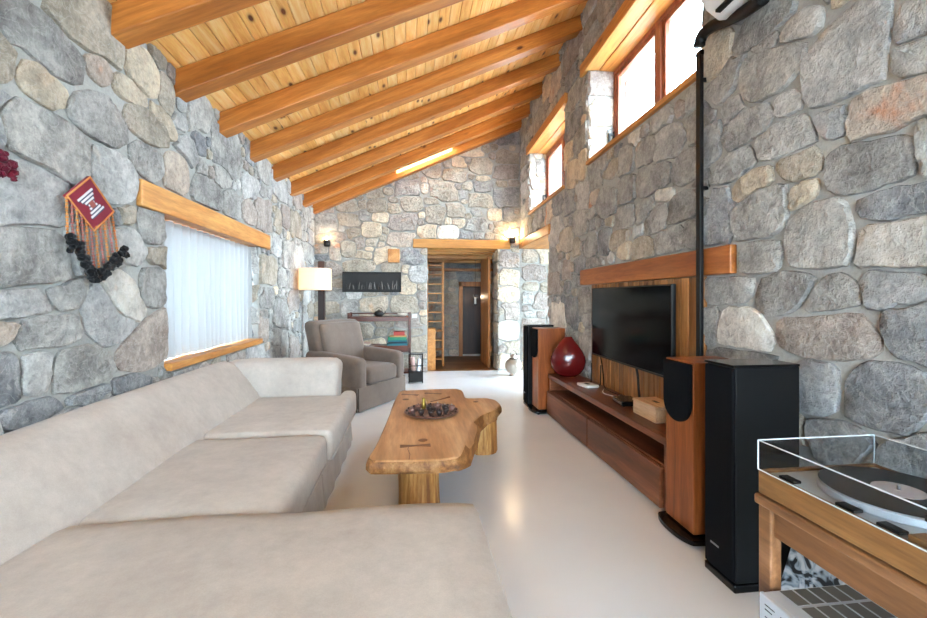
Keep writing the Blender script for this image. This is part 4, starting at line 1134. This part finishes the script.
def wood_speaker(loc, label, rz=0.0):
    t = thing('wooden_speaker', loc, label, 'speaker', rz, 'cherry floor speakers')
    D = 0.30; W2 = 0.118
    # base: rounded at the front
    pts = [(D - 0.02, -W2 - 0.035), (D - 0.02, W2 + 0.035), (0.02, W2 + 0.04)] + [(-0.01 - 0.055 * math.cos(a) ** 1.0, (W2 + 0.04) * math.sin(a)) for a in [PI / 2 - PI * k / 12 for k in range(1, 12)]] + [(0.02, -W2 - 0.04)]
    B().prism([(a, b_, 0.012) for a, b_ in pts], Vector((0, 0, 0.026)), 0.004, 2).done('base_plate', 'blackgloss', t)
    for a in (0.0, D - 0.05):
        for b_ in (-W2, W2): B().cyl((a, b_, 0), (a, b_, 0.013), 0.014).done('foot', 'black', t)
    B().box((0.0, -W2, 0.048), (D, W2, 0.92), 0.004, 2).done('cabinet', 'cherry', t)
    B().box((0.02, -W2 + 0.02, 0.037), (D - 0.02, W2 - 0.02, 0.0485)).done('spacer', 'black', t)
    w_ = W2 - 0.006; zc = 0.70
    pts = [(w_, 0.912), (-w_, 0.912), (-w_, zc)] + [(-w_ * math.cos(a), zc - 0.105 * math.sin(a)) for a in [PI * k / 16 for k in range(1, 16)]] + [(w_, zc)]
    B().prism([(-0.022, a, b_) for a, b_ in pts], Vector((0.0215, 0, 0)), 0.005, 2).done('grille', 'blackgrille', t)
wood_speaker((1.425, 2.135, 0), 'cherry wood floor speaker with rounded black grille at the near console end')
wood_speaker((1.37, 4.61, 0), 'cherry wood floor speaker by the red vase at the far console end')

# ------------------------------------------------------------------ black conduit, air conditioner, pipe
cd = thing('cable_conduit', (rx(2.40) - 0.055, 2.385, 0), 'tall thin black conduit running down the wall beside the television', 'conduit', -RA)
B().box((-0.012, -0.02, 0.55), (0.012, 0.02, 2.70), 0.003).done('channel', 'black', cd)
B().box((-0.014, -0.022, 2.70), (0.014, 0.022, 2.73), 0.003).done('end_cap', 'black', cd)
for zz in (0.7, 1.9, 2.55): B().box((0.012, -0.008, zz), (0.05, 0.008, zz + 0.02)).done('bracket', 'black', cd)
ac = thing('air_conditioner', (rx(1.7) - 0.05, 1.68, 2.735), 'white wall mounted air conditioner high beside the window', 'air conditioner', -RA)
bm_ = B()
prof = [(0.0, 0.0), (-0.10, -0.02), (-0.17, 0.03), (-0.215, 0.10), (-0.22, 0.22), (-0.18, 0.29), (0.0, 0.30)]
bm_.prism([(a, -0.42, b_) for a, b_ in prof], Vector((0, 0.84, 0)), 0.018, 3); bm_.done('case', 'whiteplastic', ac, ang=40)
B().box((-0.150, -0.37, -0.004), (-0.09, 0.37, 0.012), 0.002).done('louvre', 'black', ac)
B().box((-0.188, 0.28, 0.045), (-0.180, 0.34, 0.07)).done('display', 'black', ac)
pts = [(rx(1.9) - 0.10, 1.85, 2.675), (rx(2.0) - 0.09, 1.98, 2.70), (rx(2.1) - 0.08, 2.12, 2.745), (rx(2.2) - 0.08, 2.24, 2.785), (rx(2.3) - 0.08, 2.315, 2.79), (rx(2.3) - 0.08, 2.345, 2.765), (rx(2.3) - 0.08, 2.352, 2.735)]
P = [Vector(p_) for p_ in pts]; out = []
for i in range(len(P) - 1):
    p0, p1, p2, p3 = P[max(i - 1, 0)], P[i], P[i + 1], P[min(i + 2, len(P) - 1)]
    for k in range(6):
        t_ = k / 6; out.append(0.5 * ((2 * p1) + (p2 - p0) * t_ + (2 * p0 - 5 * p1 + 4 * p2 - p3) * t_ * t_ + (3 * p1 - p0 - 3 * p2 + p3) * t_ ** 3))
tag(B().tube(out, 0.032, 12).done('drain_pipe', 'black', smooth=True), 'thick black insulated pipe curving from the air conditioner to the conduit', 'pipe')
# ------------------------------------------------------------------ turntable on its stand
sx0, sx1, sy0, sy1 = 0.966, 1.40, 0.50, 1.108
sd = thing('turntable_stand', (0, 0, 0), 'brown wooden side table carrying the turntable', 'side table')
B().box((sx0, sy0, 0.672), (sx1, sy1, 0.70), 0.006, 2).done('table_top', 'standwood', sd)
for xx in (sx0 + 0.006, sx1 - 0.05):
    for yy in (sy0 + 0.01, sy1 - 0.052):
        B().box((xx, yy, 0), (xx + 0.034, yy + 0.042, 0.672), 0.004).done('leg', 'standwood', sd)
B().box((sx0 + 0.016, sy0 + 0.05, 0.60), (sx0 + 0.04, sy1 - 0.053, 0.672), 0.003).done('apron', 'standwood', sd)
B().box((sx1 - 0.04, sy0 + 0.05, 0.60), (sx1 - 0.016, sy1 - 0.053, 0.672), 0.003).done('apron', 'standwood', sd)
B().box((sx0 + 0.07, sy1 - 0.04, 0.60), (sx1 - 0.07, sy1 - 0.02, 0.672), 0.003).done('apron', 'standwood', sd)
B().box((sx0 + 0.07, sy0 + 0.02, 0.60), (sx1 - 0.07, sy0 + 0.04, 0.672), 0.003).done('apron', 'standwood', sd)
B().box((sx0 + 0.005, sy0 + 0.053, 0.30), (sx1 - 0.005, sy1 - 0.053, 0.318), 0.003).done('lower_shelf', 'standwood', sd)
B().box((sx0 + 0.012, sy0 + 0.02, 0.285), (sx0 + 0.055, sy1 - 0.02, 0.30)).box((sx1 - 0.055, sy0 + 0.02, 0.285), (sx1 - 0.012, sy1 - 0.02, 0.30)).done('shelf_rail', 'standwood', sd)

px0, px1, py0, py1 = 0.972, 1.345, 0.60, 1.098; Z0 = 0.7005
tt = thing('turntable', (0, 0, 0), 'wooden plinth turntable with a black record under a clear cover', 'turntable')
B().box((px0, py0, Z0 + 0.004), (px0 + 0.014, py1, Z0 + 0.068), 0.003).box((px1 - 0.014, py0, Z0 + 0.004), (px1, py1, Z0 + 0.068), 0.003).box((px0 + 0.014, py0, Z0 + 0.004), (px1 - 0.014, py0 + 0.014, Z0 + 0.068)).box((px0 + 0.014, py1 - 0.014, Z0 + 0.004), (px1 - 0.014, py1, Z0 + 0.068)).done('plinth', 'ttwood', tt)
for a in (px0 + 0.03, px1 - 0.03):
    for b_ in (py0 + 0.03, py1 - 0.03): B().cyl((a, b_, Z0), (a, b_, Z0 + 0.01), 0.016).done('foot', 'black', tt)
dk = B().box((px0 + 0.0145, py0 + 0.0145, Z0 + 0.03), (px1 - 0.0145, py1 - 0.0145, Z0 + 0.062)).done('deck', 'alu', tt)
for yy in (1.03, 0.875, 0.785):
    B().box((0.992, yy - 0.022, Z0 + 0.0622), (1.018, yy + 0.022, Z0 + 0.070), 0.002).done('control_key', 'black', dk)
rc = (1.17, 0.90); zt = Z0 + 0.062
B().lathe((rc[0], rc[1], zt), [(0.0, 0), (0.150, 0), (0.153, 0.003), (0.153, 0.018), (0.148, 0.021), (0.0, 0.021)], 48).done('platter', 'alu', tt, ang=40)
rec = B().lathe((rc[0], rc[1], zt + 0.0215), [(0.0, 0), (0.149, 0), (0.1505, 0.0012), (0.149, 0.003), (0.052, 0.0026), (0.0, 0.0026)], 64).done('record', 'vinyl', tt, ang=40)
B().lathe((rc[0], rc[1], zt + 0.0242), [(0.0, 0), (0.05, 0), (0.05, 0.0006), (0.0, 0.0006)], 32).done('paper_label', 'vinyllabel', rec)
B().cyl((rc[0], rc[1], zt + 0.0245), (rc[0], rc[1], zt + 0.036), 0.0035).done('spindle', 'chrome', tt)
B().box((0.988, 0.66, zt + 0.0002), (1.03, 0.745, zt + 0.016), 0.003).done('arm_rest', 'ttwood', tt)
arm = B().cyl((1.26, 0.66, zt), (1.26, 0.66, zt + 0.05), 0.022).tube([(1.28, 0.62, zt + 0.045), (1.26, 0.66, zt + 0.045), (1.15, 0.70, zt + 0.043), (1.07, 0.745, zt + 0.036)], 0.005).cyl((1.285, 0.605, zt + 0.045), (1.272, 0.635, zt + 0.045), 0.016).done('tonearm', 'chrome', tt)
B().box((1.055, 0.738, zt + 0.026), (1.08, 0.765, zt + 0.04), 0.002).done('headshell', 'black', arm)
# clear dust cover: five thin panes, edges catch light
cz0, cz1 = Z0 + 0.069, Z0 + 0.15
cv = B().box((px0 + 0.001, py0 + 0.001, cz1 - 0.003), (px1 - 0.001, py1 - 0.001, cz1)).box((px0 + 0.001, py0 + 0.004, cz0), (px0 + 0.004, py1 - 0.004, cz1 - 0.003)).box((px1 - 0.004, py0 + 0.004, cz0), (px1 - 0.001, py1 - 0.004, cz1 - 0.003)).box((px0 + 0.001, py0 + 0.001, cz0), (px1 - 0.001, py0 + 0.004, cz1 - 0.003)).box((px0 + 0.001, py1 - 0.004, cz0), (px1 - 0.001, py1 - 0.001, cz1 - 0.003)).done('dust_cover', 'acrylic', tt)
e = 0.0018
for p0, p1 in (((px0, py0, cz1), (px0, py1, cz1)), ((px1, py0, cz1), (px1, py1, cz1)), ((px0, py0, cz1), (px1, py0, cz1)), ((px0, py1, cz1), (px1, py1, cz1)), ((px0, py1, cz0), (px0, py1, cz1)), ((px0, py0, cz0), (px0, py0, cz1)), ((px0, py0, cz0), (px0, py1, cz0)), ((px1, py1, cz0), (px1, py1, cz1))):
    B().cyl(p0, p1, e, n=6).done('cover_edge', 'acryliedge', cv)

rv = thing('receiver', (0, 0, 0), 'silver stereo receiver with vented top under the turntable', 'receiver')
ax0, ax1, ay0, ay1, az0, az1 = 0.93, 1.30, 0.60, 1.046, 0.329, 0.462
B().box((ax0 + 0.012, ay0, az0), (ax1, ay1, az1), 0.003).done('case', 'alu', rv)
B().box((ax0, ay0 - 0.002, az0 - 0.002), (ax0 + 0.0125, ay1 + 0.002, az1 + 0.001), 0.003).done('front_panel', 'alu', rv)
for i in range(7):
    for j in range(6):
        B().box((ax0 + 0.055 + i * 0.042, ay1 - 0.06 - j * 0.065, az1 + 0.0002), (ax0 + 0.09 + i * 0.042, ay1 - 0.005 - j * 0.065 - 0.0, az1 + 0.0012)).done('vent_slot', 'vent', rv)
for k, (yy, ww, zz) in enumerate(((1.028, 0.03, 0.442), (1.028, 0.022, 0.43), (1.028, 0.03, 0.41), (1.028, 0.026, 0.398), (0.98, 0.014, 0.442), (1.028, 0.03, 0.372))):
    B().box((ax0 - 0.0012, yy - ww, zz - 0.0010), (ax0 + 0.0002, yy, zz + 0.0010)).done('print_line', 'darkmetal', rv)
B().cyl((ax0 - 0.02, 0.72, 0.395), (ax0 - 0.0005, 0.72, 0.395), 0.03).done('volume_knob', 'chrome', rv)
for k in range(4): B().cyl((ax0 - 0.012, 0.80 + k * 0.045, 0.36), (ax0 - 0.0005, 0.80 + k * 0.045, 0.36), 0.011).done('knob', 'chrome', rv)
for a in (ax0 + 0.04, ax1 - 0.04):
    for b_ in (ay0 + 0.05, ay1 - 0.05): B().cyl((a, b_, 0.3185), (a, b_, az0), 0.016).done('foot', 'black', rv)

# records leaning against the stone wall behind the stand
for k, (lab, mt) in enumerate((('white and black printed record sleeve leaning frontmost behind the stand', 'sleeve'), ('dark record sleeve leaning second in the row behind the stand', 'sleevedark'), ('tan record sleeve leaning third in the row behind the stand', 'book_tan'), ('dark record sleeve leaning closest to the stone wall', 'book_dark'))):
    q = thing('record_sleeve', (1.50 + k * 0.022, 1.45, 0.002), lab, 'record sleeve', 0, 'records leaning behind the turntable stand')
    sl = B().box((-0.003, -0.155, 0), (0.003, 0.155, 0.31), 0.001, 1).done('cover', mt, q); sl.rotation_euler = (0, 0.33, 0)
    q2 = B().box((-0.002, -0.156, 0.004), (0.002, 0.152, 0.306)).done('inner_edge', 'paper', sl)

# ------------------------------------------------------------------ floor lamp
lp = thing('floor_lamp', (-1.27, 6.44, 0), 'floor lamp with dark wooden post and glowing drum shade', 'floor lamp')
B().box((-0.13, -0.13, 0), (0.13, 0.13, 0.03), 0.005).done('base', 'darkwood', lp)
B().box((-0.045, -0.045, 0.03), (0.045, 0.045, 1.78), 0.004).done('post', 'darkwood', lp)
B().box((-0.05, -0.16, 1.60), (-0.02, -0.045, 1.63), 0.003).done('bracket_arm', 'darkwood', lp)
scx, scy, srad, sz0, sz1 = -0.035, -0.27, 0.215, 1.36, 1.655
B().lathe((scx, scy, 0), [(srad, sz0), (srad, sz1), (srad - 0.003, sz1), (srad - 0.003, sz0), (srad, sz0)], 40).done('shade', 'shade', lp, smooth=False)
bl = B().sphere((scx - 0.06, scy, 1.50), 0.032, 2).done('bulb', 'bulb', lp, smooth=True)
B().cyl((scx - 0.06, scy, 1.53), (scx - 0.06, scy, 1.62), 0.012).box((scx - 0.065, scy - 0.005, 1.612), (scx + 0.03, 0.0 - 0.045 , 1.622)).done('socket', 'black', lp)
def point(name, loc, col, e_, r=0.03):
    l = bpy.data.lights.new(name, 'POINT'); l.energy = e_; l.color = col; l.shadow_soft_size = r
    o = bpy.data.objects.new(name, l); COL.objects.link(o); o.location = loc; return o
def child_light(par, loc, col, e_, r=0.03):
    o = point('lamp_glow', loc, col, e_, r); o.parent = par; return o
child_light(lp, (scx - 0.06, scy, 1.45), (1, 0.68, 0.40), 14)

# wall sconces
def sconce(loc, label, e_, up=True):
    t = thing('wall_sconce', loc, label, 'wall lamp', 0, 'small wall sconces')
    B().box((-0.035, -0.012, -0.05), (0.035, 0.0, 0.05), 0.004).done('back_plate', 'darkmetal', t)
    B().lathe((0, -0.075, -0.06), [(0.038, 0), (0.05, 0.02), (0.055, 0.10), (0.05, 0.10), (0.042, 0.02), (0.0, 0.012)], 20).done('cup', 'darkmetal', t, smooth=True)
    B().box((-0.01, -0.03, -0.02), (0.01, -0.01, 0.0)).done('bracket', 'darkmetal', t)
    B().sphere((0, -0.075, 0.03), 0.026, 2).done('bulb', 'bulb', t, smooth=True)
    child_light(t, (0, -0.085, 0.085), (1, 0.72, 0.42), e_, 0.025)
sconce((1.73, YB - 0.04, 2.24), 'lit black wall sconce at the right end of the doorway lintel', 11)
sconce((-1.33, YB - 0.03, 2.14), 'small brass tipped wall sconce in the back left corner', 2.2)

# ------------------------------------------------------------------ back wall: picture, plaque, shelf unit
pc = thing('relief_picture', (-0.62, YB - 0.032, 1.513), 'wide dark metal relief picture in a black frame', 'picture')
B().box((-0.455, -0.02, -0.145), (0.455, 0.0, 0.145)).done('panel', 'relief', pc)
for lo, hi in (((-0.475, -0.035, 0.14), (0.475, 0.0, 0.165)), ((-0.475, -0.035, -0.165), (0.475, 0.0, -0.14)), ((-0.475, -0.035, -0.14), (-0.452, 0.0, 0.14)), ((0.452, -0.035, -0.14), (0.475, 0.0, 0.14))):
    B().box(lo, hi, 0.003).done('frame_bar', 'black', pc)
g = random.Random(4)
for k in range(22):
    xx = -0.40 + k * 0.038 + g.uniform(-0.008, 0.008); hgt = g.uniform(0.07, 0.15); wv = g.uniform(-0.03, 0.03)
    B().tube([(xx, -0.024, -0.12), (xx + wv * 0.4, -0.03, -0.12 + hgt * 0.5), (xx + wv, -0.026, -0.12 + hgt)], [0.007, 0.009, 0.003], 6).done('relief_figure', 'reliefhi' if g.random() > 0.35 else 'darkmetal', pc)
tag(B().box((-0.362, YB - 0.062, 1.838), (-0.17, YB - 0.02, 2.062), 0.006).done('beam_end', 'lintel'), 'square pale wooden beam end set in the back wall', 'wooden block')
sw = thing('light_switch', (0.075, YB - 0.032, 0.95), 'white light switch plate beside the hall doorway', 'light switch')
B().box((-0.045, -0.012, -0.035), (0.045, 0, 0.035), 0.004).done('plate', 'whiteplastic', sw)
B().box((-0.018, -0.017, -0.02), (0.018, -0.012, 0.02), 0.002).done('rocker', 'whiteplastic', sw)

sh = thing('shelf_unit', (-0.475, 6.99, 0), 'reddish brown open shelf unit against the back wall', 'shelf')
for xx in (-0.49, 0.45):
    for yy in (-0.16, 0.11):
        B().box((xx, yy, 0), (xx + 0.04, yy + 0.05, 1.02), 0.003).done('post', 'shelfwood', sh)
for z0, hgt in ((0.06, 0.03), (0.40, 0.10), (0.885, 0.07)):
    B().box((-0.45, -0.155, z0), (0.45, -0.13, z0 + hgt), 0.003).done('front_rail', 'shelfwood', sh)
    B().box((-0.45, -0.13, z0 + hgt - 0.03), (0.45, 0.155, z0 + hgt), 0.002).done('shelf_board', 'shelfwood', sh)
B().box((-0.45, 0.12, 0.99), (0.45, 0.14, 1.01), 0.002).done('gallery_rail', 'shelfwood', sh)
pt = thing('teapot', (-0.49, 6.95, 0.9555), 'small round black teapot on top of the shelf unit', 'teapot')
B().lathe((0, 0, 0), [(0.045, 0), (0.07, 0.02), (0.078, 0.045), (0.065, 0.075), (0.035, 0.09), (0.0, 0.092)], 22).done('body', 'darkmetal', pt, smooth=True)
B().lathe((0, 0, 0.088), [(0.034, 0), (0.02, 0.012), (0.0, 0.014)], 16).sphere((0, 0, 0.108), 0.010, 1).done('lid', 'darkmetal', pt, smooth=True)
B().tube([(0.07, 0, 0.04), (0.095, 0, 0.06), (0.105, 0, 0.08)], [0.012, 0.009, 0.007]).done('spout', 'darkmetal', pt)
B().tube([(-0.05, 0, 0.08), (-0.045, 0, 0.125), (0.0, 0, 0.145), (0.045, 0, 0.125), (0.05, 0, 0.08)], 0.004).done('handle', 'darkmetal', pt)
ob = thing('wooden_dish', (-0.12, 6.95, 0.9555), 'small pale carved dish on the right end of the shelf top', 'dish')
B().lathe((0, 0, 0), [(0.04, 0), (0.075, 0.03), (0.08, 0.05), (0.072, 0.05), (0.04, 0.012), (0, 0.01)], 18).done('bowl', 'paper', ob, smooth=True)
z = 0.5005
for k, (mt, hgt, ln, wd, dx, lab) in enumerate((('book_teal', 0.035, 0.32, 0.22, 0.0, 'teal book at the bottom of the stack on the shelf'), ('book_dark', 0.022, 0.29, 0.21, 0.01, 'dark blue book second from the bottom of the stack'), ('book_teal', 0.026, 0.30, 0.2, 0.0, 'teal book in the middle of the stack under the green one'), ('book_green', 0.05, 0.29, 0.21, 0.0, 'thick green book in the upper half of the stack'), ('book_tan', 0.02, 0.26, 0.2, 0.012, 'tan book lying on the thick green book'), ('book_red', 0.06, 0.17, 0.17, 0.03, 'red book on top of the stack'))):
    q = thing('book', (-0.20 + dx, 6.94, z), lab, 'book', 0, 'stack of books on the shelf unit')
    B().box((-ln / 2, -wd / 2, 0), (ln / 2, wd / 2, 0.004), 0.001, 1).box((-ln / 2, -wd / 2, hgt - 0.004), (ln / 2, wd / 2, hgt), 0.001, 1).box((-ln / 2, -wd / 2, 0.004), (ln / 2, -wd / 2 + 0.004, hgt - 0.004)).done('cover', mt, q)
    B().box((-ln / 2 + 0.006, -wd / 2 + 0.004, 0.004), (ln / 2 - 0.006, wd / 2 - 0.006, hgt - 0.004)).done('pages', 'paper', q)
    z += hgt + 0.0005
z = 0.5005
for k, lab in enumerate(('pink magazine lying lower on the left of the shelf', 'pale pink magazine lying on top on the left of the shelf')):
    q = thing('magazine', (-0.76 + 0.02 * k, 6.93, z), lab, 'magazine', 0.08 * k, 'magazines on the shelf unit')
    B().box((-0.12, -0.09, 0), (0.12, 0.09, 0.02), 0.002, 1).done('cover', 'pink_paper' if k else 'book_tan', q)
    B().box((-0.117, -0.0915, 0.003), (0.121, 0.087, 0.017)).done('pages', 'paper', q)
    z += 0.0205

mr = thing('magazine_rack', (0.085, 6.42, 0), 'black metal magazine rack standing on the floor by the shelf', 'magazine rack')
for xx in (-0.105, 0.093):
    for yy in (-0.09, 0.078): B().box((xx, yy, 0), (xx + 0.012, yy + 0.012, 0.43)).done('post', 'black', mr)
for zz in (0.418, 0.25):
    for lo, hi in (((-0.105, -0.09, zz), (0.105, -0.078, zz + 0.012)), ((-0.105, 0.078, zz), (0.105, 0.09, zz + 0.012)), ((-0.105, -0.09, zz), (-0.093, 0.09, zz + 0.012)), ((0.093, -0.09, zz), (0.105, 0.09, zz + 0.012))):
        B().box(lo, hi).done('bar', 'black', mr)
B().box((-0.1, -0.085, 0.02), (0.1, 0.085, 0.17), 0.004).done('bin', 'darkmetal', mr)
q = thing('rolled_magazine', (0.085, 6.42, 0.172), 'grey rolled magazines standing in the black rack', 'magazine')
B().cyl((-0.03, 0, 0), (-0.05, 0.01, 0.2), 0.03).done('roll', 'pink_paper', q)
B().cyl((0.035, 0, 0), (0.05, 0.01, 0.17), 0.028).done('roll', 'chrome', q)

sv = thing('silver_lantern', (1.66, 6.80, 0), 'round hammered silver lantern on the floor by the stone pier', 'lantern')
B().lathe((0, 0, 0), [(0.06, 0), (0.065, 0.012), (0.05, 0.03), (0.105, 0.06), (0.133, 0.12), (0.135, 0.17), (0.115, 0.23), (0.07, 0.265), (0.045, 0.275), (0.042, 0.30), (0.052, 0.31), (0.03, 0.33), (0.012, 0.35), (0.0, 0.352)], 28).done('body', 'silver', sv, smooth=True)
B().lathe((0, 0, 0.262), [(0.066, 0), (0.07, 0.008), (0.05, 0.016)], 24).done('collar', 'darkmetal', sv, smooth=True)
B().tube([(-0.045, 0, 0.30), (-0.05, 0, 0.36), (0, 0, 0.405), (0.05, 0, 0.36), (0.045, 0, 0.30)], 0.005).done('handle', 'darkmetal', sv)

# ------------------------------------------------------------------ hall furniture
ld = thing('ladder_shelf', (0.46, 7.98, 0), 'tall pale ladder shaped wooden rack inside the hall doorway', 'rack')
for xx in (-0.16, 0.13):
    for yy in (-0.1, 0.1): B().box((xx, yy - 0.015, 0), (xx + 0.03, yy + 0.015, 1.90), 0.003).done('post', 'lintel', ld)
for k in range(11):
    z = 0.12 + k * 0.172
    B().box((-0.13, -0.115, z), (0.13, 0.115, z + 0.02), 0.002).done('rung_shelf', 'lintel_x', ld)
bp = thing('low_cabinet', (0.37, YB + 0.27, 0), 'low pale wooden cabinet end just inside the doorway', 'cabinet')
B().box((-0.07, -0.08, 0), (0.07, 0.16, 0.70), 0.003).done('body', 'lintel', bp)
B().box((-0.075, -0.085, 0.70), (0.075, 0.165, 0.72), 0.003).done('top', 'lintel', bp)
hl = thing('hall_lantern', (1.31, 8.60, 1.10), 'small black lantern hanging in the hall', 'lantern')
B().box((-0.035, -0.035, 0), (0.035, 0.035, 0.02)).box((-0.04, -0.04, 0.20), (0.04, 0.04, 0.22)).box((-0.035, -0.035, 0.02), (-0.028, -0.028, 0.2)).box((0.028, -0.035, 0.02), (0.035, -0.028, 0.2)).box((-0.035, 0.028, 0.02), (-0.028, 0.035, 0.2)).box((0.028, 0.028, 0.02), (0.035, 0.035, 0.2)).done('cage', 'black', hl)
B().box((-0.018, -0.018, 0.03), (0.018, 0.018, 0.16), 0.004).done('candle', 'whiteplastic', hl)
B().cyl((0, 0, 0.22), (0, 0, 1.20), 0.004).done('chain', 'black', hl)
child_light(hl, (0, 0, 0.18), (1, 0.75, 0.5), 3.0, 0.02)

# ------------------------------------------------------------------ woven wall hanging on the left wall (local y,z in the wall plane)
hg = thing('wall_hanging', (XL + 0.04, 2.255, 1.70), 'diamond shaped red woven wall hanging with beaded strings and black pompoms', 'wall hanging')
Tn = Vector((0, -0.01 + 2.28 - 2.29, 0.128)); 
top, right, bot, left = (-0.012, 0.128), (0.158, -0.007), (0.01, -0.119), (-0.155, 0.003)
def quad(name, pts, x0, x1, mat, par): return B().prism([(x0, a, b_) for a, b_ in pts], Vector((x1 - x0, 0, 0))).done(name, mat, par)
def lerp(a, b_, t): return (a[0] + (b_[0] - a[0]) * t, a[1] + (b_[1] - a[1]) * t)
def uv(u_, v_):   # u along top->right, v along top->left
    return (top[0] + (right[0] - top[0]) * u_ + (left[0] - top[0]) * v_, top[1] + (right[1] - top[1]) * u_ + (left[1] - top[1]) * v_)
cl = quad('woven_panel', [top, right, bot, left], 0.0, 0.012, 'red_cloth', hg)
for (a, b_, c_, d_) in ((0, 1, 0, 0.035), (0, 1, 0.965, 1), (0, 0.035, 0.035, 0.965), (0.965, 1, 0.035, 0.965)):
    quad('border', [uv(a, c_), uv(b_, c_), uv(b_, d_), uv(a, d_)], 0.012, 0.0155, 'orange_yarn', cl)
# striped hourglass emblem with a red centre
for k in range(7):
    t = k / 7.0; w2 = 0.24 * abs(t - 0.46) * 1.9 + 0.10
    u0 = 0.22 + t * 0.56
    quad('emblem_stripe', [uv(u0, 0.5 - w2), uv(u0 + 0.045, 0.5 - w2), uv(u0 + 0.045, 0.5 + w2), uv(u0, 0.5 + w2)], 0.012, 0.0145, 'pale_yarn', cl)
    quad('emblem_stripe', [uv(u0 + 0.047, 0.5 - w2), uv(u0 + 0.078, 0.5 - w2), uv(u0 + 0.078, 0.5 + w2), uv(u0 + 0.047, 0.5 + w2)], 0.012, 0.0140, 'navy_yarn', cl)
quad('emblem_centre', [uv(0.42, 0.42), uv(0.58, 0.42), uv(0.58, 0.58), uv(0.42, 0.58)], 0.012, 0.0165, 'bead_red', cl)
# strings
def low(yy):  # lower border of the woven panel
    if yy < bot[0]: t = (yy - left[0]) / (bot[0] - left[0]); return left[1] + (bot[1] - left[1]) * t
    t = (yy - bot[0]) / (right[0] - bot[0]); return bot[1] + (right[1] - bot[1]) * t
pl = [(-0.15, -0.175), (-0.10, -0.21), (-0.06, -0.275), (0.0, -0.325), (0.06, -0.335), (0.11, -0.29), (0.16, -0.245), (0.225, -0.205)]
def vz(yy):
    for a, b_ in zip(pl, pl[1:]):
        if a[0] <= yy <= b_[0]: return a[1] + (b_[1] - a[1]) * (yy - a[0]) / (b_[0] - a[0])
    return pl[-1][1]
g = random.Random(2)
for k in range(11):
    y0 = -0.145 + k * 0.029; y1 = -0.14 + k * 0.033; z0_ = low(y0) + 0.006; z1_ = vz(y1) + 0.015
    s_ = B().cyl((0.008, y0, z0_), (0.010, y1, z1_), 0.0022, n=5).done('string', 'bead_brown', hg)
    nb = max(3, int((z0_ - z1_) / 0.014))
    bb_ = B()
    for j in range(nb):
        t = (j + 0.5) / nb
        bb_.cyl((0.008, y0 + (y1 - y0) * t, z0_ + (z1_ - z0_) * t - 0.0045), (0.008, y0 + (y1 - y0) * t, z0_ + (z1_ - z0_) * t + 0.0045), 0.0048 if j % 3 else 0.0062, n=6)
    bb_.done('beads', 'bead_red' if k % 2 else 'orange_yarn', s_)
def pompom(par, c, r, mat, seed):
    g_ = random.Random(seed); b_ = B(); b_.sphere(c, r, 2)
    for v_ in b_.bm.verts: v_.co = Vector(c) + (v_.co - Vector(c)) * g_.uniform(0.75, 1.25)
    b_.done('pompom', mat, par)
for k in range(64):
    t = k / 63; yy = -0.155 + 0.39 * t
    pompom(hg, (0.014 + g.uniform(0, 0.012), yy + g.uniform(-0.008, 0.008), vz(yy) + g.uniform(-0.035, 0.02)), g.uniform(0.013, 0.019), 'blackyarn', k)
tl = thing('tassel_ornament', (XL + 0.045, 1.80, 1.75), 'maroon tassel ornament hanging at the left edge', 'tassel')
for k in range(30): pompom(tl, (0.01, g.uniform(-0.09, 0.05), g.uniform(-0.05, 0.04)), g.uniform(0.011, 0.016), 'maroonyarn', 100 + k)
B().cyl((0, -0.02, 0.04), (0, -0.02, 0.22), 0.004, n=6).done('cord', 'maroonyarn', tl)
